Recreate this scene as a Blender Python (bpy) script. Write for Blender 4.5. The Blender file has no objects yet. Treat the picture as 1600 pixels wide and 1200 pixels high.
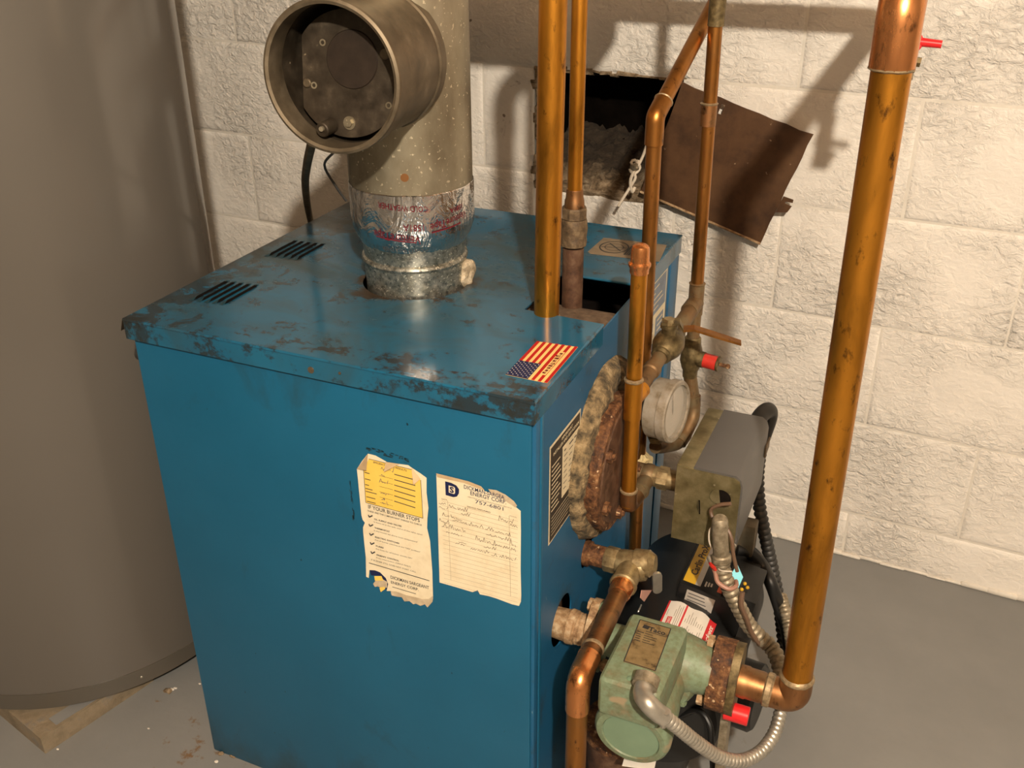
import bpy, bmesh, math, random
import numpy as np
from mathutils import Vector, Matrix
random.seed(7)
RNG = np.random.RandomState(5)
SC = bpy.context.scene
COL = SC.collection
PI = math.pi

# ------------------------------------------------------------------ camera
CAM_LOC = (0.3562, -0.8615, 1.2585)
CAM_ROT = (1.0930, 0.0042, 0.4151)
FPX = 1571.67
cam = bpy.data.objects.new('camera', bpy.data.cameras.new('camera'))
COL.objects.link(cam)
cam.location = CAM_LOC
cam.rotation_euler = CAM_ROT
cam.data.sensor_width = 36.0
cam.data.lens = FPX / 1600 * 36
cam.data.clip_start = 0.02
SC.camera = cam

# ------------------------------------------------------------------ world, lamps, exposure
SC.view_settings.view_transform = 'Standard'
SC.view_settings.look = 'None'
SC.view_settings.gamma = 1.0
SC.view_settings.use_curve_mapping = False
SC.view_settings.exposure = 0.0
world = bpy.data.worlds.new('world')
SC.world = world
world.use_nodes = True
world.node_tree.nodes['Background'].inputs[0].default_value = (1.0, 0.86, 0.68, 1)
world.node_tree.nodes['Background'].inputs[1].default_value = 0.02


def lamp(name, loc, power, col, radius):
    l = bpy.data.lights.new(name, 'POINT')
    l.energy = power
    l.color = col
    l.shadow_soft_size = radius
    o = bpy.data.objects.new(name, l)
    o.location = loc
    COL.objects.link(o)
    return o


lamp('ceiling_bulb', (0.86, -1.53, 2.06), 295, (1.0, 0.87, 0.70), 0.032)
lamp('far_bulb', (-1.2, -3.0, 2.05), 2, (1.0, 0.87, 0.70), 0.06)  # weak unseen fill light, added to lift the darker side

# ------------------------------------------------------------------ helpers: pixels on known planes
_M = Matrix.Rotation(CAM_ROT[2], 3, 'Z') @ Matrix.Rotation(CAM_ROT[1], 3, 'Y') @ Matrix.Rotation(CAM_ROT[0], 3, 'X')
WALL_Y, WALL_S = 0.9481, -0.0433
LID = 0.7538


def at(px, py, x=None, y=None, z=None):
    d = _M @ Vector(((px - 800) / FPX, -(py - 600) / FPX, -1.0))
    o = Vector(CAM_LOC)
    if x is not None:
        t = (x - o.x) / d.x
    elif y is not None:
        t = (y - o.y) / d.y
    else:
        t = (z - o.z) / d.z
    return o + d * t


def S(r, g, b):
    f = lambda c: (c / 255 / 12.92) if c / 255 <= 0.04045 else ((c / 255 + 0.055) / 1.055) ** 2.4
    return (f(r), f(g), f(b), 1.0)


# ------------------------------------------------------------------ materials
def new_mat(name):
    m = bpy.data.materials.new(name)
    m.use_nodes = True
    nt = m.node_tree
    return m, nt, nt.nodes['Principled BSDF']


def noise(nt, scale, detail=4, rough=0.6, coord=None, stretch=None, dist=0.0):
    n = nt.nodes.new('ShaderNodeTexNoise')
    n.inputs['Scale'].default_value = scale
    n.inputs['Detail'].default_value = detail
    n.inputs['Roughness'].default_value = rough
    n.inputs['Distortion'].default_value = dist
    if coord is None:
        tc = nt.nodes.new('ShaderNodeTexCoord')
        coord = tc.outputs['Object']
    if stretch:
        mp = nt.nodes.new('ShaderNodeMapping')
        mp.inputs['Scale'].default_value = stretch
        nt.links.new(coord, mp.inputs[0])
        coord = mp.outputs[0]
    nt.links.new(coord, n.inputs['Vector'])
    return n.outputs['Fac']


def ramp(nt, src, stops, interp='LINEAR'):
    r = nt.nodes.new('ShaderNodeValToRGB')
    r.color_ramp.interpolation = interp
    el = r.color_ramp.elements
    while len(el) > 1:
        el.remove(el[0])
    el[0].position, el[0].color = stops[0]
    for p, c in stops[1:]:
        e = el.new(p)
        e.color = c
    nt.links.new(src, r.inputs[0])
    return r.outputs[0]


def maskramp(nt, src, a, b):
    n = nt.nodes.new('ShaderNodeMapRange')
    n.inputs[1].default_value = a
    n.inputs[2].default_value = b
    nt.links.new(src, n.inputs[0])
    return n.outputs[0]


def mix(nt, fac, a, b, mode='MIX'):
    n = nt.nodes.new('ShaderNodeMix')
    n.data_type = 'RGBA'
    n.blend_type = mode
    for v, s in ((fac, n.inputs[0]), (a, n.inputs[6]), (b, n.inputs[7])):
        if isinstance(v, (int, float)):
            s.default_value = v
        elif isinstance(v, tuple):
            s.default_value = v
        else:
            nt.links.new(v, s)
    return n.outputs[2]


def math_n(nt, op, a, b=None, clamp=False):
    n = nt.nodes.new('ShaderNodeMath')
    n.operation = op
    n.use_clamp = clamp
    for i, v in enumerate((a, b)):
        if v is None:
            continue
        if isinstance(v, (int, float)):
            n.inputs[i].default_value = v
        else:
            nt.links.new(v, n.inputs[i])
    return n.outputs[0]


def bump(nt, bs, h, strength=0.3, dist=0.002, prev=None):
    b = nt.nodes.new('ShaderNodeBump')
    b.inputs['Strength'].default_value = strength
    b.inputs['Distance'].default_value = dist
    nt.links.new(h, b.inputs['Height'])
    if prev is not None:
        nt.links.new(prev, b.inputs['Normal'])
    nt.links.new(b.outputs[0], bs.inputs['Normal'])
    return b.outputs[0]


def simple(name, c, rough=0.5, metal=0.0, var=0.15, scale=40, bmp=0.1, spec=0.5):
    """one colour with a little procedural variation"""
    m, nt, bs = new_mat(name)
    f = noise(nt, scale)
    dark = tuple(v * (1 - var) for v in c[:3]) + (1,)
    lite = tuple(min(1, v * (1 + var)) for v in c[:3]) + (1,)
    nt.links.new(ramp(nt, f, [(0.3, dark), (0.7, lite)]), bs.inputs['Base Color'])
    bs.inputs['Roughness'].default_value = rough
    bs.inputs['Metallic'].default_value = metal
    bs.inputs['Specular IOR Level'].default_value = spec
    if bmp:
        bump(nt, bs, f, bmp, 0.001)
    return m


def patchy(name, stops, scale=30, rough=(0.3, 0.6), metal=0.0, stretch=None, bmp=0.15, bdist=0.001, fine=None, speck=None):
    """blotches of several colours; fine grain; optional specks of another colour"""
    m, nt, bs = new_mat(name)
    f = noise(nt, scale, 6, 0.65, stretch=stretch)
    c = ramp(nt, f, stops)
    if fine:
        g = noise(nt, fine[0], 3, 0.6)
        c = mix(nt, maskramp(nt, g, 0.35, 0.7), c, fine[1], 'MULTIPLY')
    if speck:
        g = noise(nt, speck[0], 2, 0.5)
        c = mix(nt, maskramp(nt, g, speck[2], speck[2] + 0.05), c, speck[1])
    nt.links.new(c, bs.inputs['Base Color'])
    r = maskramp(nt, f, 0.3, 0.7)
    mr = nt.nodes.new('ShaderNodeMapRange')
    mr.inputs[3].default_value, mr.inputs[4].default_value = rough
    nt.links.new(r, mr.inputs[0])
    nt.links.new(mr.outputs[0], bs.inputs['Roughness'])
    bs.inputs['Metallic'].default_value = metal
    if bmp:
        bump(nt, bs, f, bmp, bdist)
    return m


MT = {}


def mat_blue(name, lid=False):
    m, nt, bs = new_mat(name)
    tc = nt.nodes.new('ShaderNodeTexCoord')
    ob = tc.outputs['Object']
    base = ramp(nt, noise(nt, 5, 5, 0.6, ob), [(0.3, (0.004, 0.090, 0.180, 1)), (0.7, (0.007, 0.106, 0.208, 1))] if not lid else [(0.3, (0.008, 0.088, 0.170, 1)), (0.7, (0.013, 0.122, 0.220, 1))])
    grime = (0.020, 0.020, 0.016, 1)
    sx = nt.nodes.new('ShaderNodeSeparateXYZ')
    nt.links.new(ob, sx.inputs[0])
    if lid:
        # film of dust and soot over the whole top, thicker by the left edge and around the flue
        n1 = noise(nt, 5.5, 8, 0.62, ob, (1.0, 1.7, 1), 1.2)
        n2 = noise(nt, 21, 8, 0.68, ob, None, 0.5)
        n4 = noise(nt, 95, 5, 0.65, ob)
        left = maskramp(nt, sx.outputs[0], -0.14, -0.295)
        vd = nt.nodes.new('ShaderNodeVectorMath')
        vd.operation = 'DISTANCE'
        nt.links.new(ob, vd.inputs[0])
        vd.inputs[1].default_value = (-0.004, -0.028, LID)
        ring = maskramp(nt, vd.outputs['Value'], 0.27, 0.07)
        a = math_n(nt, 'MULTIPLY', left, 0.22)
        b = math_n(nt, 'MULTIPLY', ring, 0.20)
        film = math_n(nt, 'ADD', math_n(nt, 'ADD', math_n(nt, 'ADD', n1, a), b), math_n(nt, 'MULTIPLY', maskramp(nt, sx.outputs[1], -0.20, 0.20), 0.13))
        c = mix(nt, maskramp(nt, film, 0.52, 0.95), base, (0.030, 0.046, 0.040, 1))
        soot_and_shade = math_n(nt, 'ADD', math_n(nt, 'ADD', math_n(nt, 'MULTIPLY', n2, 0.8), math_n(nt, 'MULTIPLY', n4, 0.2)), math_n(nt, 'MULTIPLY', left, 0.15))
        c = mix(nt, math_n(nt, 'MULTIPLY', maskramp(nt, soot_and_shade, 0.560, 0.635), 0.8), c, grime)
        rust = math_n(nt, 'ADD', n2, math_n(nt, 'MULTIPLY', maskramp(nt, vd.outputs['Value'], 0.115, 0.07), 0.24))
        c = mix(nt, maskramp(nt, rust, 0.68, 0.78), c, (0.034, 0.022, 0.013, 1))
        # scuffs along the front edge
        fr = math_n(nt, 'MULTIPLY', maskramp(nt, sx.outputs[1], -0.20, -0.29), 0.10)
        sc = math_n(nt, 'ADD', math_n(nt, 'ADD', math_n(nt, 'MULTIPLY', noise(nt, 17, 8, 0.72, ob, (0.8, 1.5, 1)), 0.75), math_n(nt, 'MULTIPLY', n4, 0.25)), fr)
        c = mix(nt, math_n(nt, 'MULTIPLY', maskramp(nt, sc, 0.590, 0.640), 0.85), c, (0.018, 0.020, 0.018, 1))
        rg = math_n(nt, 'ADD', math_n(nt, 'MULTIPLY', maskramp(nt, film, 0.45, 0.95), 0.30), 0.105)
        nt.links.new(rg, bs.inputs['Roughness'])
    else:
        n1 = noise(nt, 9, 6, 0.7, ob, (1, 1, 0.6), 0.5)
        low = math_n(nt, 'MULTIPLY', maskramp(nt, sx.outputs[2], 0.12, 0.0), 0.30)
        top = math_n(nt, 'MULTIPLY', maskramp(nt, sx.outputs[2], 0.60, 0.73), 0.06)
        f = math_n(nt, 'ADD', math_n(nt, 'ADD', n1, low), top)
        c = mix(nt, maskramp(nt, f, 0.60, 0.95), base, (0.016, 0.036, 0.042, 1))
        n3 = noise(nt, 75, 2, 0.5, ob, (1.6, 1.6, 0.8))
        c = mix(nt, maskramp(nt, n3, 0.755, 0.78), c, (0.004, 0.014, 0.03, 1))
        bs.inputs['Roughness'].default_value = 0.36
    nt.links.new(c, bs.inputs['Base Color'])
    w = noise(nt, 6, 2, 0.4, ob)
    bump(nt, bs, w, 0.10, 0.02)
    return m


MT['blue'] = mat_blue('blue_enamel')
MT['blue_lid'] = mat_blue('blue_enamel_grimy', True)


def mat_side(name):
    m, nt, bs = new_mat(name)
    tc = nt.nodes.new('ShaderNodeTexCoord')
    ob = tc.outputs['Object']
    base = ramp(nt, noise(nt, 8, 5, 0.6, ob), [(0.3, (0.006, 0.080, 0.180, 1)), (0.7, (0.009, 0.105, 0.225, 1))])
    sp = noise(nt, 130, 3, 0.6, ob, (1, 1, 0.35))
    c = mix(nt, maskramp(nt, sp, 0.70, 0.76), base, (0.25, 0.34, 0.38, 1))
    gr = noise(nt, 14, 6, 0.7, ob)
    c = mix(nt, maskramp(nt, gr, 0.55, 0.8), c, (0.03, 0.035, 0.03, 1))
    nt.links.new(c, bs.inputs['Base Color'])
    bs.inputs['Roughness'].default_value = 0.45
    bump(nt, bs, noise(nt, 7, 2, 0.4, ob), 0.1, 0.02)
    return m


MT['blue_louver'] = simple('sooty_blue_louver', (0.014, 0.052, 0.070, 1), 0.45, 0, 0.4, 60, 0.2)
MT['grease'] = simple('grease', (0.010, 0.030, 0.040, 1), 0.5, 0, 0.3, 60, 0)
MT['blue_side'] = mat_side('blue_enamel_side')


def mat_block(name):
    m, nt, bs = new_mat(name)
    tc = nt.nodes.new('ShaderNodeTexCoord')
    geo = nt.nodes.new('ShaderNodeNewGeometry')
    co = geo.outputs['Position']
    f = noise(nt, 3, 3, 0.5, co)
    c = ramp(nt, f, [(0.3, (0.78, 0.735, 0.67, 1)), (0.7, (0.83, 0.79, 0.725, 1))])
    sp = noise(nt, 45, 2, 0.5, co)
    c = mix(nt, maskramp(nt, sp, 0.775, 0.80), c, (0.25, 0.2, 0.15, 1))
    # soot and grime bleeding down around the broken opening
    vd = nt.nodes.new('ShaderNodeVectorMath')
    vd.operation = 'DISTANCE'
    nt.links.new(co, vd.inputs[0])
    vd.inputs[1].default_value = (-0.34, 0.95, 0.78)
    st = math_n(nt, 'ADD', noise(nt, 22, 6, 0.7, co, None, 0.6), math_n(nt, 'MULTIPLY', maskramp(nt, vd.outputs['Value'], 0.24, 0.05), 0.17))
    c = mix(nt, maskramp(nt, st, 0.70, 0.82), c, (0.16, 0.11, 0.075, 1))
    nt.links.new(c, bs.inputs['Base Color'])
    bs.inputs['Roughness'].default_value = 0.50
    # brushed-on paint: coarse pits and ridges, patchy
    h1 = noise(nt, 62, 6, 0.62, co, (1, 1, 1.3), 0.7)
    msk = maskramp(nt, noise(nt, 4.2, 3, 0.5, co), 0.40, 0.62)
    hh = math_n(nt, 'MULTIPLY', h1, math_n(nt, 'ADD', math_n(nt, 'MULTIPLY', msk, 0.95), 0.18))
    b1 = bump(nt, bs, hh, 0.95, 0.011)
    h2 = noise(nt, 12, 3, 0.5, co)
    bump(nt, bs, h2, 0.35, 0.012, b1)
    return m


MT['block'] = mat_block('painted_block')
MT['mortar'] = simple('painted_mortar', (0.68, 0.64, 0.57, 1), 0.6, 0, 0.1, 30, 0.4)
MT['plaster'] = simple('plain_grey_paint', (0.22, 0.20, 0.17, 1), 0.8, 0, 0.1, 4, 0.0)
MT['joist'] = simple('ceiling_wood', (0.30, 0.20, 0.12, 1), 0.8, 0, 0.2, 6, 0.0)


def mat_floor(name):
    m, nt, bs = new_mat(name)
    tc = nt.nodes.new('ShaderNodeTexCoord')
    co = tc.outputs['Object']
    f = noise(nt, 4, 6, 0.6, co)
    c = ramp(nt, f, [(0.3, (0.188, 0.190, 0.186, 1)), (0.7, (0.228, 0.228, 0.222, 1))])
    # brown stain under and beside the boiler
    vd = nt.nodes.new('ShaderNodeVectorMath')
    vd.operation = 'DISTANCE'
    nt.links.new(co, vd.inputs[0])
    vd.inputs[1].default_value = (-0.05, 0.45, 0.0)
    near = maskramp(nt, vd.outputs['Value'], 0.36, 0.16)
    st = math_n(nt, 'ADD', noise(nt, 13, 6, 0.65, co), math_n(nt, 'MULTIPLY', near, 0.42))
    c = mix(nt, maskramp(nt, st, 0.76, 0.95), c, (0.13, 0.085, 0.045, 1))
    vd2 = nt.nodes.new('ShaderNodeVectorMath')
    vd2.operation = 'DISTANCE'
    nt.links.new(co, vd2.inputs[0])
    vd2.inputs[1].default_value = (-0.55, 0.0, 0.0)
    near2 = maskramp(nt, vd2.outputs['Value'], 0.30, 0.02)
    st2 = math_n(nt, 'ADD', noise(nt, 30, 6, 0.7, co), math_n(nt, 'MULTIPLY', near2, 0.22))
    c = mix(nt, maskramp(nt, st2, 0.76, 0.84), c, (0.17, 0.10, 0.05, 1))
    ch = noise(nt, 48, 3, 0.6, co)
    c = mix(nt, maskramp(nt, ch, 0.765, 0.79), c, (0.07, 0.06, 0.05, 1))
    ch2 = noise(nt, 31, 2, 0.5, co)
    c = mix(nt, maskramp(nt, ch2, 0.83, 0.845), c, (0.62, 0.58, 0.52, 1))
    nt.links.new(c, bs.inputs['Base Color'])
    bs.inputs['Roughness'].default_value = 0.48
    b1 = bump(nt, bs, noise(nt, 60, 3, 0.5, co), 0.25, 0.002)
    bump(nt, bs, noise(nt, 5, 2, 0.5, co), 0.3, 0.01, b1)
    return m


MT['floor'] = mat_floor('painted_concrete_floor')
MT['tank'] = simple('grey_tank_enamel', (0.104, 0.094, 0.082, 1), 0.17, 0, 0.03, 2, 0.0)
MT['tank_rim'] = simple('grey_tank_rim', (0.082, 0.073, 0.060, 1), 0.35, 0, 0.05, 5, 0.0)
MT['rawcon'] = patchy('raw_concrete', [(0.3, (0.15, 0.115, 0.072, 1)), (0.55, (0.24, 0.19, 0.125, 1)), (0.7, (0.18, 0.165, 0.145, 1))], 25, (0.7, 0.9), 0, None, 0.8, 0.006)


def mat_copper(name, hue, rough, patina=0.0, dark=0.45):
    m, nt, bs = new_mat(name)
    tc = nt.nodes.new('ShaderNodeTexCoord')
    ob = tc.outputs['Object']
    f = noise(nt, 16, 5, 0.65, ob, (1.4, 1.4, 0.35), 0.4)
    d = tuple(v * dark for v in hue[:3]) + (1,)
    c = ramp(nt, f, [(0.28, d), (0.52, hue), (0.75, tuple(min(1, v * 1.18) for v in hue[:3]) + (1,))])
    g = noise(nt, 75, 5, 0.65, ob, (1, 1, 0.5))
    c = mix(nt, maskramp(nt, g, 0.59, 0.72), c, (0.05, 0.022, 0.010, 1))
    if patina:
        h = noise(nt, 24, 6, 0.7, ob)
        c = mix(nt, math_n(nt, 'MULTIPLY', maskramp(nt, h, 0.45, 0.62), patina), c, (0.20, 0.165, 0.095, 1))
    nt.links.new(c, bs.inputs['Base Color'])
    bs.inputs['Metallic'].default_value = 0.92
    rr = math_n(nt, 'ADD', math_n(nt, 'MULTIPLY', f, 0.22), rough - 0.1)
    nt.links.new(rr, bs.inputs['Roughness'])
    bump(nt, bs, g, 0.08, 0.001)
    return m


MT['copper'] = mat_copper('tarnished_copper', (0.56, 0.235, 0.026, 1), 0.36)
MT['copper_bright'] = mat_copper('bright_copper', (0.66, 0.27, 0.095, 1), 0.26, 0.0, 0.7)
MT['copper_brown'] = mat_copper('brown_copper', (0.37, 0.155, 0.035, 1), 0.36, 0.12)
MT['copper_dull'] = mat_copper('dull_copper', (0.33, 0.155, 0.062, 1), 0.45, 0.40)
MT['copper_aged'] = mat_copper('aged_copper', (0.20, 0.115, 0.050, 1), 0.55, 0.75)
MT['copper_aged'].node_tree.nodes['Principled BSDF'].inputs['Metallic'].default_value = 0.6
MT['brass'] = patchy('dirty_brass', [(0.3, (0.05, 0.036, 0.018, 1)), (0.5, (0.13, 0.095, 0.042, 1)), (0.7, (0.24, 0.18, 0.085, 1))], 90, (0.35, 0.6), 0.55, None, 0.2)
MT['brass_light'] = patchy('pale_brass', [(0.3, (0.16, 0.105, 0.052, 1)), (0.5, (0.30, 0.225, 0.115, 1)), (0.7, (0.42, 0.33, 0.18, 1))], 90, (0.3, 0.5), 0.6, None, 0.15)
MT['rust'] = patchy('rusty_iron', [(0.32, (0.03, 0.014, 0.007, 1)), (0.46, (0.13, 0.052, 0.018, 1)), (0.58, (0.22, 0.10, 0.036, 1)), (0.72, (0.40, 0.25, 0.13, 1))], 75, (0.6, 0.9), 0.1, None, 0.9, 0.004, (210, (0.35, 0.28, 0.22, 1)), (120, (0.55, 0.38, 0.22, 1), 0.68))
MT['rust_pale'] = patchy('pale_rust', [(0.3, (0.15, 0.075, 0.03, 1)), (0.5, (0.36, 0.23, 0.12, 1)), (0.7, (0.55, 0.44, 0.29, 1))], 95, (0.6, 0.85), 0.1, None, 0.8, 0.003)
MT['iron'] = patchy('brown_iron', [(0.3, (0.035, 0.017, 0.009, 1)), (0.5, (0.095, 0.046, 0.025, 1)), (0.72, (0.17, 0.10, 0.058, 1))], 60, (0.5, 0.75), 0.25, None, 0.4, 0.002)
MT['galv'] = patchy('galvanised_steel', [(0.3, (0.20, 0.165, 0.11, 1)), (0.5, (0.31, 0.27, 0.19, 1)), (0.7, (0.42, 0.375, 0.28, 1))], 13, (0.36, 0.52), 0.75, (1, 1, 0.5), 0.1, 0.001, None, (230, (0.66, 0.58, 0.42, 1), 0.655))
MT['galv_new'] = patchy('spangled_galvanised', [(0.35, (0.24, 0.245, 0.225, 1)), (0.5, (0.40, 0.40, 0.36, 1)), (0.65, (0.60, 0.58, 0.52, 1))], 150, (0.22, 0.45), 0.85, None, 0.3, 0.001, (60, (0.7, 0.68, 0.6, 1)), (330, (0.92, 0.88, 0.76, 1), 0.61))
MT['galv_dark'] = patchy('smoke_dark_galvanised', [(0.3, (0.10, 0.078, 0.050, 1)), (0.55, (0.17, 0.135, 0.090, 1)), (0.75, (0.25, 0.205, 0.145, 1))], 35, (0.42, 0.6), 0.65, None, 0.12, 0.001)
MT['brass_dark'] = patchy('brown_crusted_brass', [(0.3, (0.04, 0.026, 0.014, 1)), (0.5, (0.11, 0.072, 0.038, 1)), (0.68, (0.19, 0.135, 0.075, 1)), (0.8, (0.34, 0.25, 0.14, 1))], 95, (0.5, 0.75), 0.25, None, 0.5, 0.002)
MT['ledge'] = patchy('rusty_ledge', [(0.3, (0.05, 0.030, 0.017, 1)), (0.5, (0.10, 0.064, 0.037, 1)), (0.7, (0.16, 0.11, 0.07, 1))], 70, (0.8, 0.95), 0, None, 0.6, 0.003)
MT['boss'] = simple('sooty_boss', (0.026, 0.017, 0.011, 1), 0.55, 0.4, 0.3, 60, 0.1)
MT['sooty'] = patchy('sooty_steel', [(0.3, (0.022, 0.016, 0.010, 1)), (0.55, (0.050, 0.038, 0.025, 1)), (0.75, (0.10, 0.078, 0.052, 1))], 45, (0.45, 0.65), 0.5, None, 0.15, 0.001, None, (90, (0.4, 0.33, 0.22, 1), 0.74))
MT['foil'] = None
MT['black'] = simple('black_enamel', (0.008, 0.008, 0.008, 1), 0.42, 0, 0.2, 20, 0.05)
MT['blackrub'] = simple('black_plastic', (0.028, 0.027, 0.025, 1), 0.5, 0, 0.2, 30, 0.1)
MT['soot'] = simple('soot', (0.008, 0.006, 0.005, 1), 0.95, 0, 0.4, 30, 0.5)  # black that also stands in for shade inside holes and slots
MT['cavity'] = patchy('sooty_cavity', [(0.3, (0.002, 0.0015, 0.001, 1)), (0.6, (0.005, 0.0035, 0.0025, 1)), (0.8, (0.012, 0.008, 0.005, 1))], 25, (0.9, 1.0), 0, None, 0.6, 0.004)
def mat_rubble(name):
    m, nt, bs = new_mat(name)
    tc = nt.nodes.new('ShaderNodeTexCoord')
    ob = tc.outputs['Object']
    f = noise(nt, 48, 7, 0.7, ob, (1, 1, 1.8), 0.6)
    c = ramp(nt, f, [(0.30, (0.05, 0.032, 0.018, 1)), (0.45, (0.20, 0.14, 0.08, 1)), (0.58, (0.37, 0.28, 0.18, 1)), (0.72, (0.58, 0.48, 0.34, 1))])
    sx = nt.nodes.new('ShaderNodeSeparateXYZ')
    nt.links.new(ob, sx.inputs[0])
    # dark brown blended in towards the back of the heap
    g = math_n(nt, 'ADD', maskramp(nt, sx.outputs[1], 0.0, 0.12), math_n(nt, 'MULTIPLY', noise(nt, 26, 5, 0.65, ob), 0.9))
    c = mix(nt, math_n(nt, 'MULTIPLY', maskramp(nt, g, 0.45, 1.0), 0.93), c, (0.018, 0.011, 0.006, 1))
    nt.links.new(c, bs.inputs['Base Color'])
    bs.inputs['Roughness'].default_value = 0.95
    bump(nt, bs, f, 1.0, 0.008)
    return m


MT['rubble'] = mat_rubble('mortar_rubble')


def mat_plate(name):
    m, nt, bs = new_mat(name)
    tc = nt.nodes.new('ShaderNodeTexCoord')
    ob = tc.outputs['Object']
    f = noise(nt, 14, 7, 0.7, ob)
    c = ramp(nt, f, [(0.3, (0.040, 0.019, 0.009, 1)), (0.5, (0.088, 0.042, 0.018, 1)), (0.7, (0.125, 0.063, 0.027, 1))])
    g = noise(nt, 70, 4, 0.6, ob)
    c = mix(nt, maskramp(nt, g, 0.70, 0.76), c, (0.35, 0.25, 0.16, 1))
    nt.links.new(c, bs.inputs['Base Color'])
    bs.inputs['Roughness'].default_value = 0.48
    bs.inputs['Metallic'].default_value = 0.15
    bump(nt, bs, f, 0.2, 0.003)
    return m


MT['plate'] = mat_plate('rust_brown_plate')
MT['zinc'] = simple('zinc_plated', (0.46, 0.43, 0.37, 1), 0.38, 0.8, 0.2, 40, 0.1)
MT['zinc_brown'] = patchy('dusty_zinc', [(0.3, (0.17, 0.135, 0.085, 1)), (0.55, (0.32, 0.27, 0.19, 1)), (0.75, (0.47, 0.41, 0.31, 1))], 110, (0.4, 0.6), 0.55, None, 0.2)
MT['chassis'] = patchy('yellowed_steel', [(0.3, (0.15, 0.125, 0.062, 1)), (0.5, (0.23, 0.195, 0.10, 1)), (0.72, (0.34, 0.29, 0.17, 1))], 45, (0.3, 0.5), 0.7, None, 0.15, 0.001, None, (60, (0.70, 0.62, 0.45, 1), 0.72))
MT['greybox'] = simple('grey_cover', (0.090, 0.086, 0.082, 1), 0.42, 0.1, 0.08, 12, 0.03)
MT['green'] = patchy('green_cast_paint', [(0.30, (0.22, 0.175, 0.10, 1)), (0.40, (0.175, 0.195, 0.12, 1)), (0.52, (0.175, 0.240, 0.155, 1)), (0.75, (0.200, 0.272, 0.178, 1))], 38, (0.42, 0.65), 0, None, 0.3, 0.002, (160, (0.75, 0.70, 0.60, 1)), (26, (0.31, 0.24, 0.145, 1), 0.65))
MT['green_clean'] = patchy('green_paint_clean', [(0.3, (0.145, 0.225, 0.145, 1)), (0.7, (0.185, 0.275, 0.180, 1))], 12, (0.32, 0.42), 0, None, 0.08)
MT['red'] = simple('red_plastic', (0.62, 0.018, 0.022, 1), 0.3, 0, 0.1, 20, 0.0)
MT['red_paint'] = simple('red_paint', (0.50, 0.03, 0.02, 1), 0.35, 0, 0.2, 60, 0.1)
MT['gauge'] = patchy('dusty_grey_gauge', [(0.32, (0.14, 0.105, 0.062, 1)), (0.48, (0.24, 0.205, 0.155, 1)), (0.7, (0.31, 0.28, 0.235, 1))], 60, (0.5, 0.75), 0.1, None, 0.15)
MT['wool'] = patchy('mineral_wool', [(0.28, (0.10, 0.075, 0.045, 1)), (0.5, (0.42, 0.34, 0.23, 1)), (0.72, (0.70, 0.62, 0.48, 1))], 80, (0.95, 1), 0, None, 1.0, 0.006)
MT['wool_dirty'] = patchy('dirty_insulation', [(0.30, (0.02, 0.015, 0.009, 1)), (0.44, (0.10, 0.075, 0.042, 1)), (0.56, (0.23, 0.165, 0.085, 1)), (0.74, (0.42, 0.32, 0.18, 1))], 60, (0.95, 1), 0, None, 1.0, 0.008)
MT['wool_yellow'] = patchy('yellow_fibreglass', [(0.3, (0.45, 0.33, 0.14, 1)), (0.6, (0.75, 0.60, 0.32, 1)), (0.8, (0.85, 0.75, 0.50, 1))], 60, (0.95, 1), 0, (1, 4, 1), 1.0, 0.006)
MT['paper'] = patchy('aged_paper', [(0.25, (0.66, 0.555, 0.37, 1)), (0.5, (0.76, 0.665, 0.475, 1)), (0.75, (0.80, 0.71, 0.53, 1))], 35, (0.75, 0.85), 0, None, 0.2, 0.002)
MT['paper_back'] = patchy('paper_back', [(0.3, (0.42, 0.29, 0.155, 1)), (0.7, (0.56, 0.42, 0.25, 1))], 30, (0.8, 0.9), 0, None, 0.3, 0.002)
MT['torn'] = patchy('torn_paper', [(0.3, (0.40, 0.31, 0.20, 1)), (0.7, (0.60, 0.50, 0.35, 1))], 60, (0.9, 1), 0, None, 0.6, 0.003)
MT['yellow'] = patchy('yellow_panel', [(0.3, (0.78, 0.50, 0.075, 1)), (0.7, (0.86, 0.60, 0.125, 1))], 15, (0.7, 0.8), 0, None, 0.1)
MT['ink'] = simple('printing_ink', (0.045, 0.042, 0.045, 1), 0.7, 0, 0.1, 40, 0)
MT['pencil'] = simple('pencil_ink', (0.20, 0.165, 0.12, 1), 0.7, 0, 0.1, 40, 0)
MT['rule'] = simple('ruled_line', (0.40, 0.33, 0.22, 1), 0.7, 0, 0.1, 40, 0)
MT['navy'] = simple('navy_ink', (0.004, 0.010, 0.062, 1), 0.6, 0, 0.1, 40, 0)
MT['cream'] = simple('cream_label', (0.62, 0.53, 0.36, 1), 0.6, 0, 0.12, 30, 0)
MT['white_label'] = simple('white_label', (0.72, 0.67, 0.60, 1), 0.45, 0, 0.06, 30, 0)
MT['grey_label'] = simple('silver_label', (0.55, 0.50, 0.44, 1), 0.4, 0.25, 0.15, 20, 0)
MT['black_label'] = simple('black_label', (0.028, 0.022, 0.017, 1), 0.45, 0, 0.2, 40, 0)
MT['flag_red'] = simple('flag_red', (0.42, 0.003, 0.004, 1), 0.55, 0, 0.1, 40, 0)
MT['flag_cream'] = simple('flag_cream', (0.82, 0.55, 0.20, 1), 0.4, 0, 0.08, 40, 0)
MT['tan_label'] = simple('tan_label', (0.20, 0.15, 0.095, 1), 0.6, 0, 0.25, 30, 0)
MT['dark_ink'] = simple('dark_label_ink', (0.022, 0.022, 0.022, 1), 0.6, 0, 0.2, 40, 0)
MT['nameplate'] = patchy('brass_nameplate', [(0.30, (0.07, 0.045, 0.022, 1)), (0.45, (0.22, 0.155, 0.070, 1)), (0.7, (0.30, 0.22, 0.105, 1))], 70, (0.45, 0.6), 0.3, None, 0.1)
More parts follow.
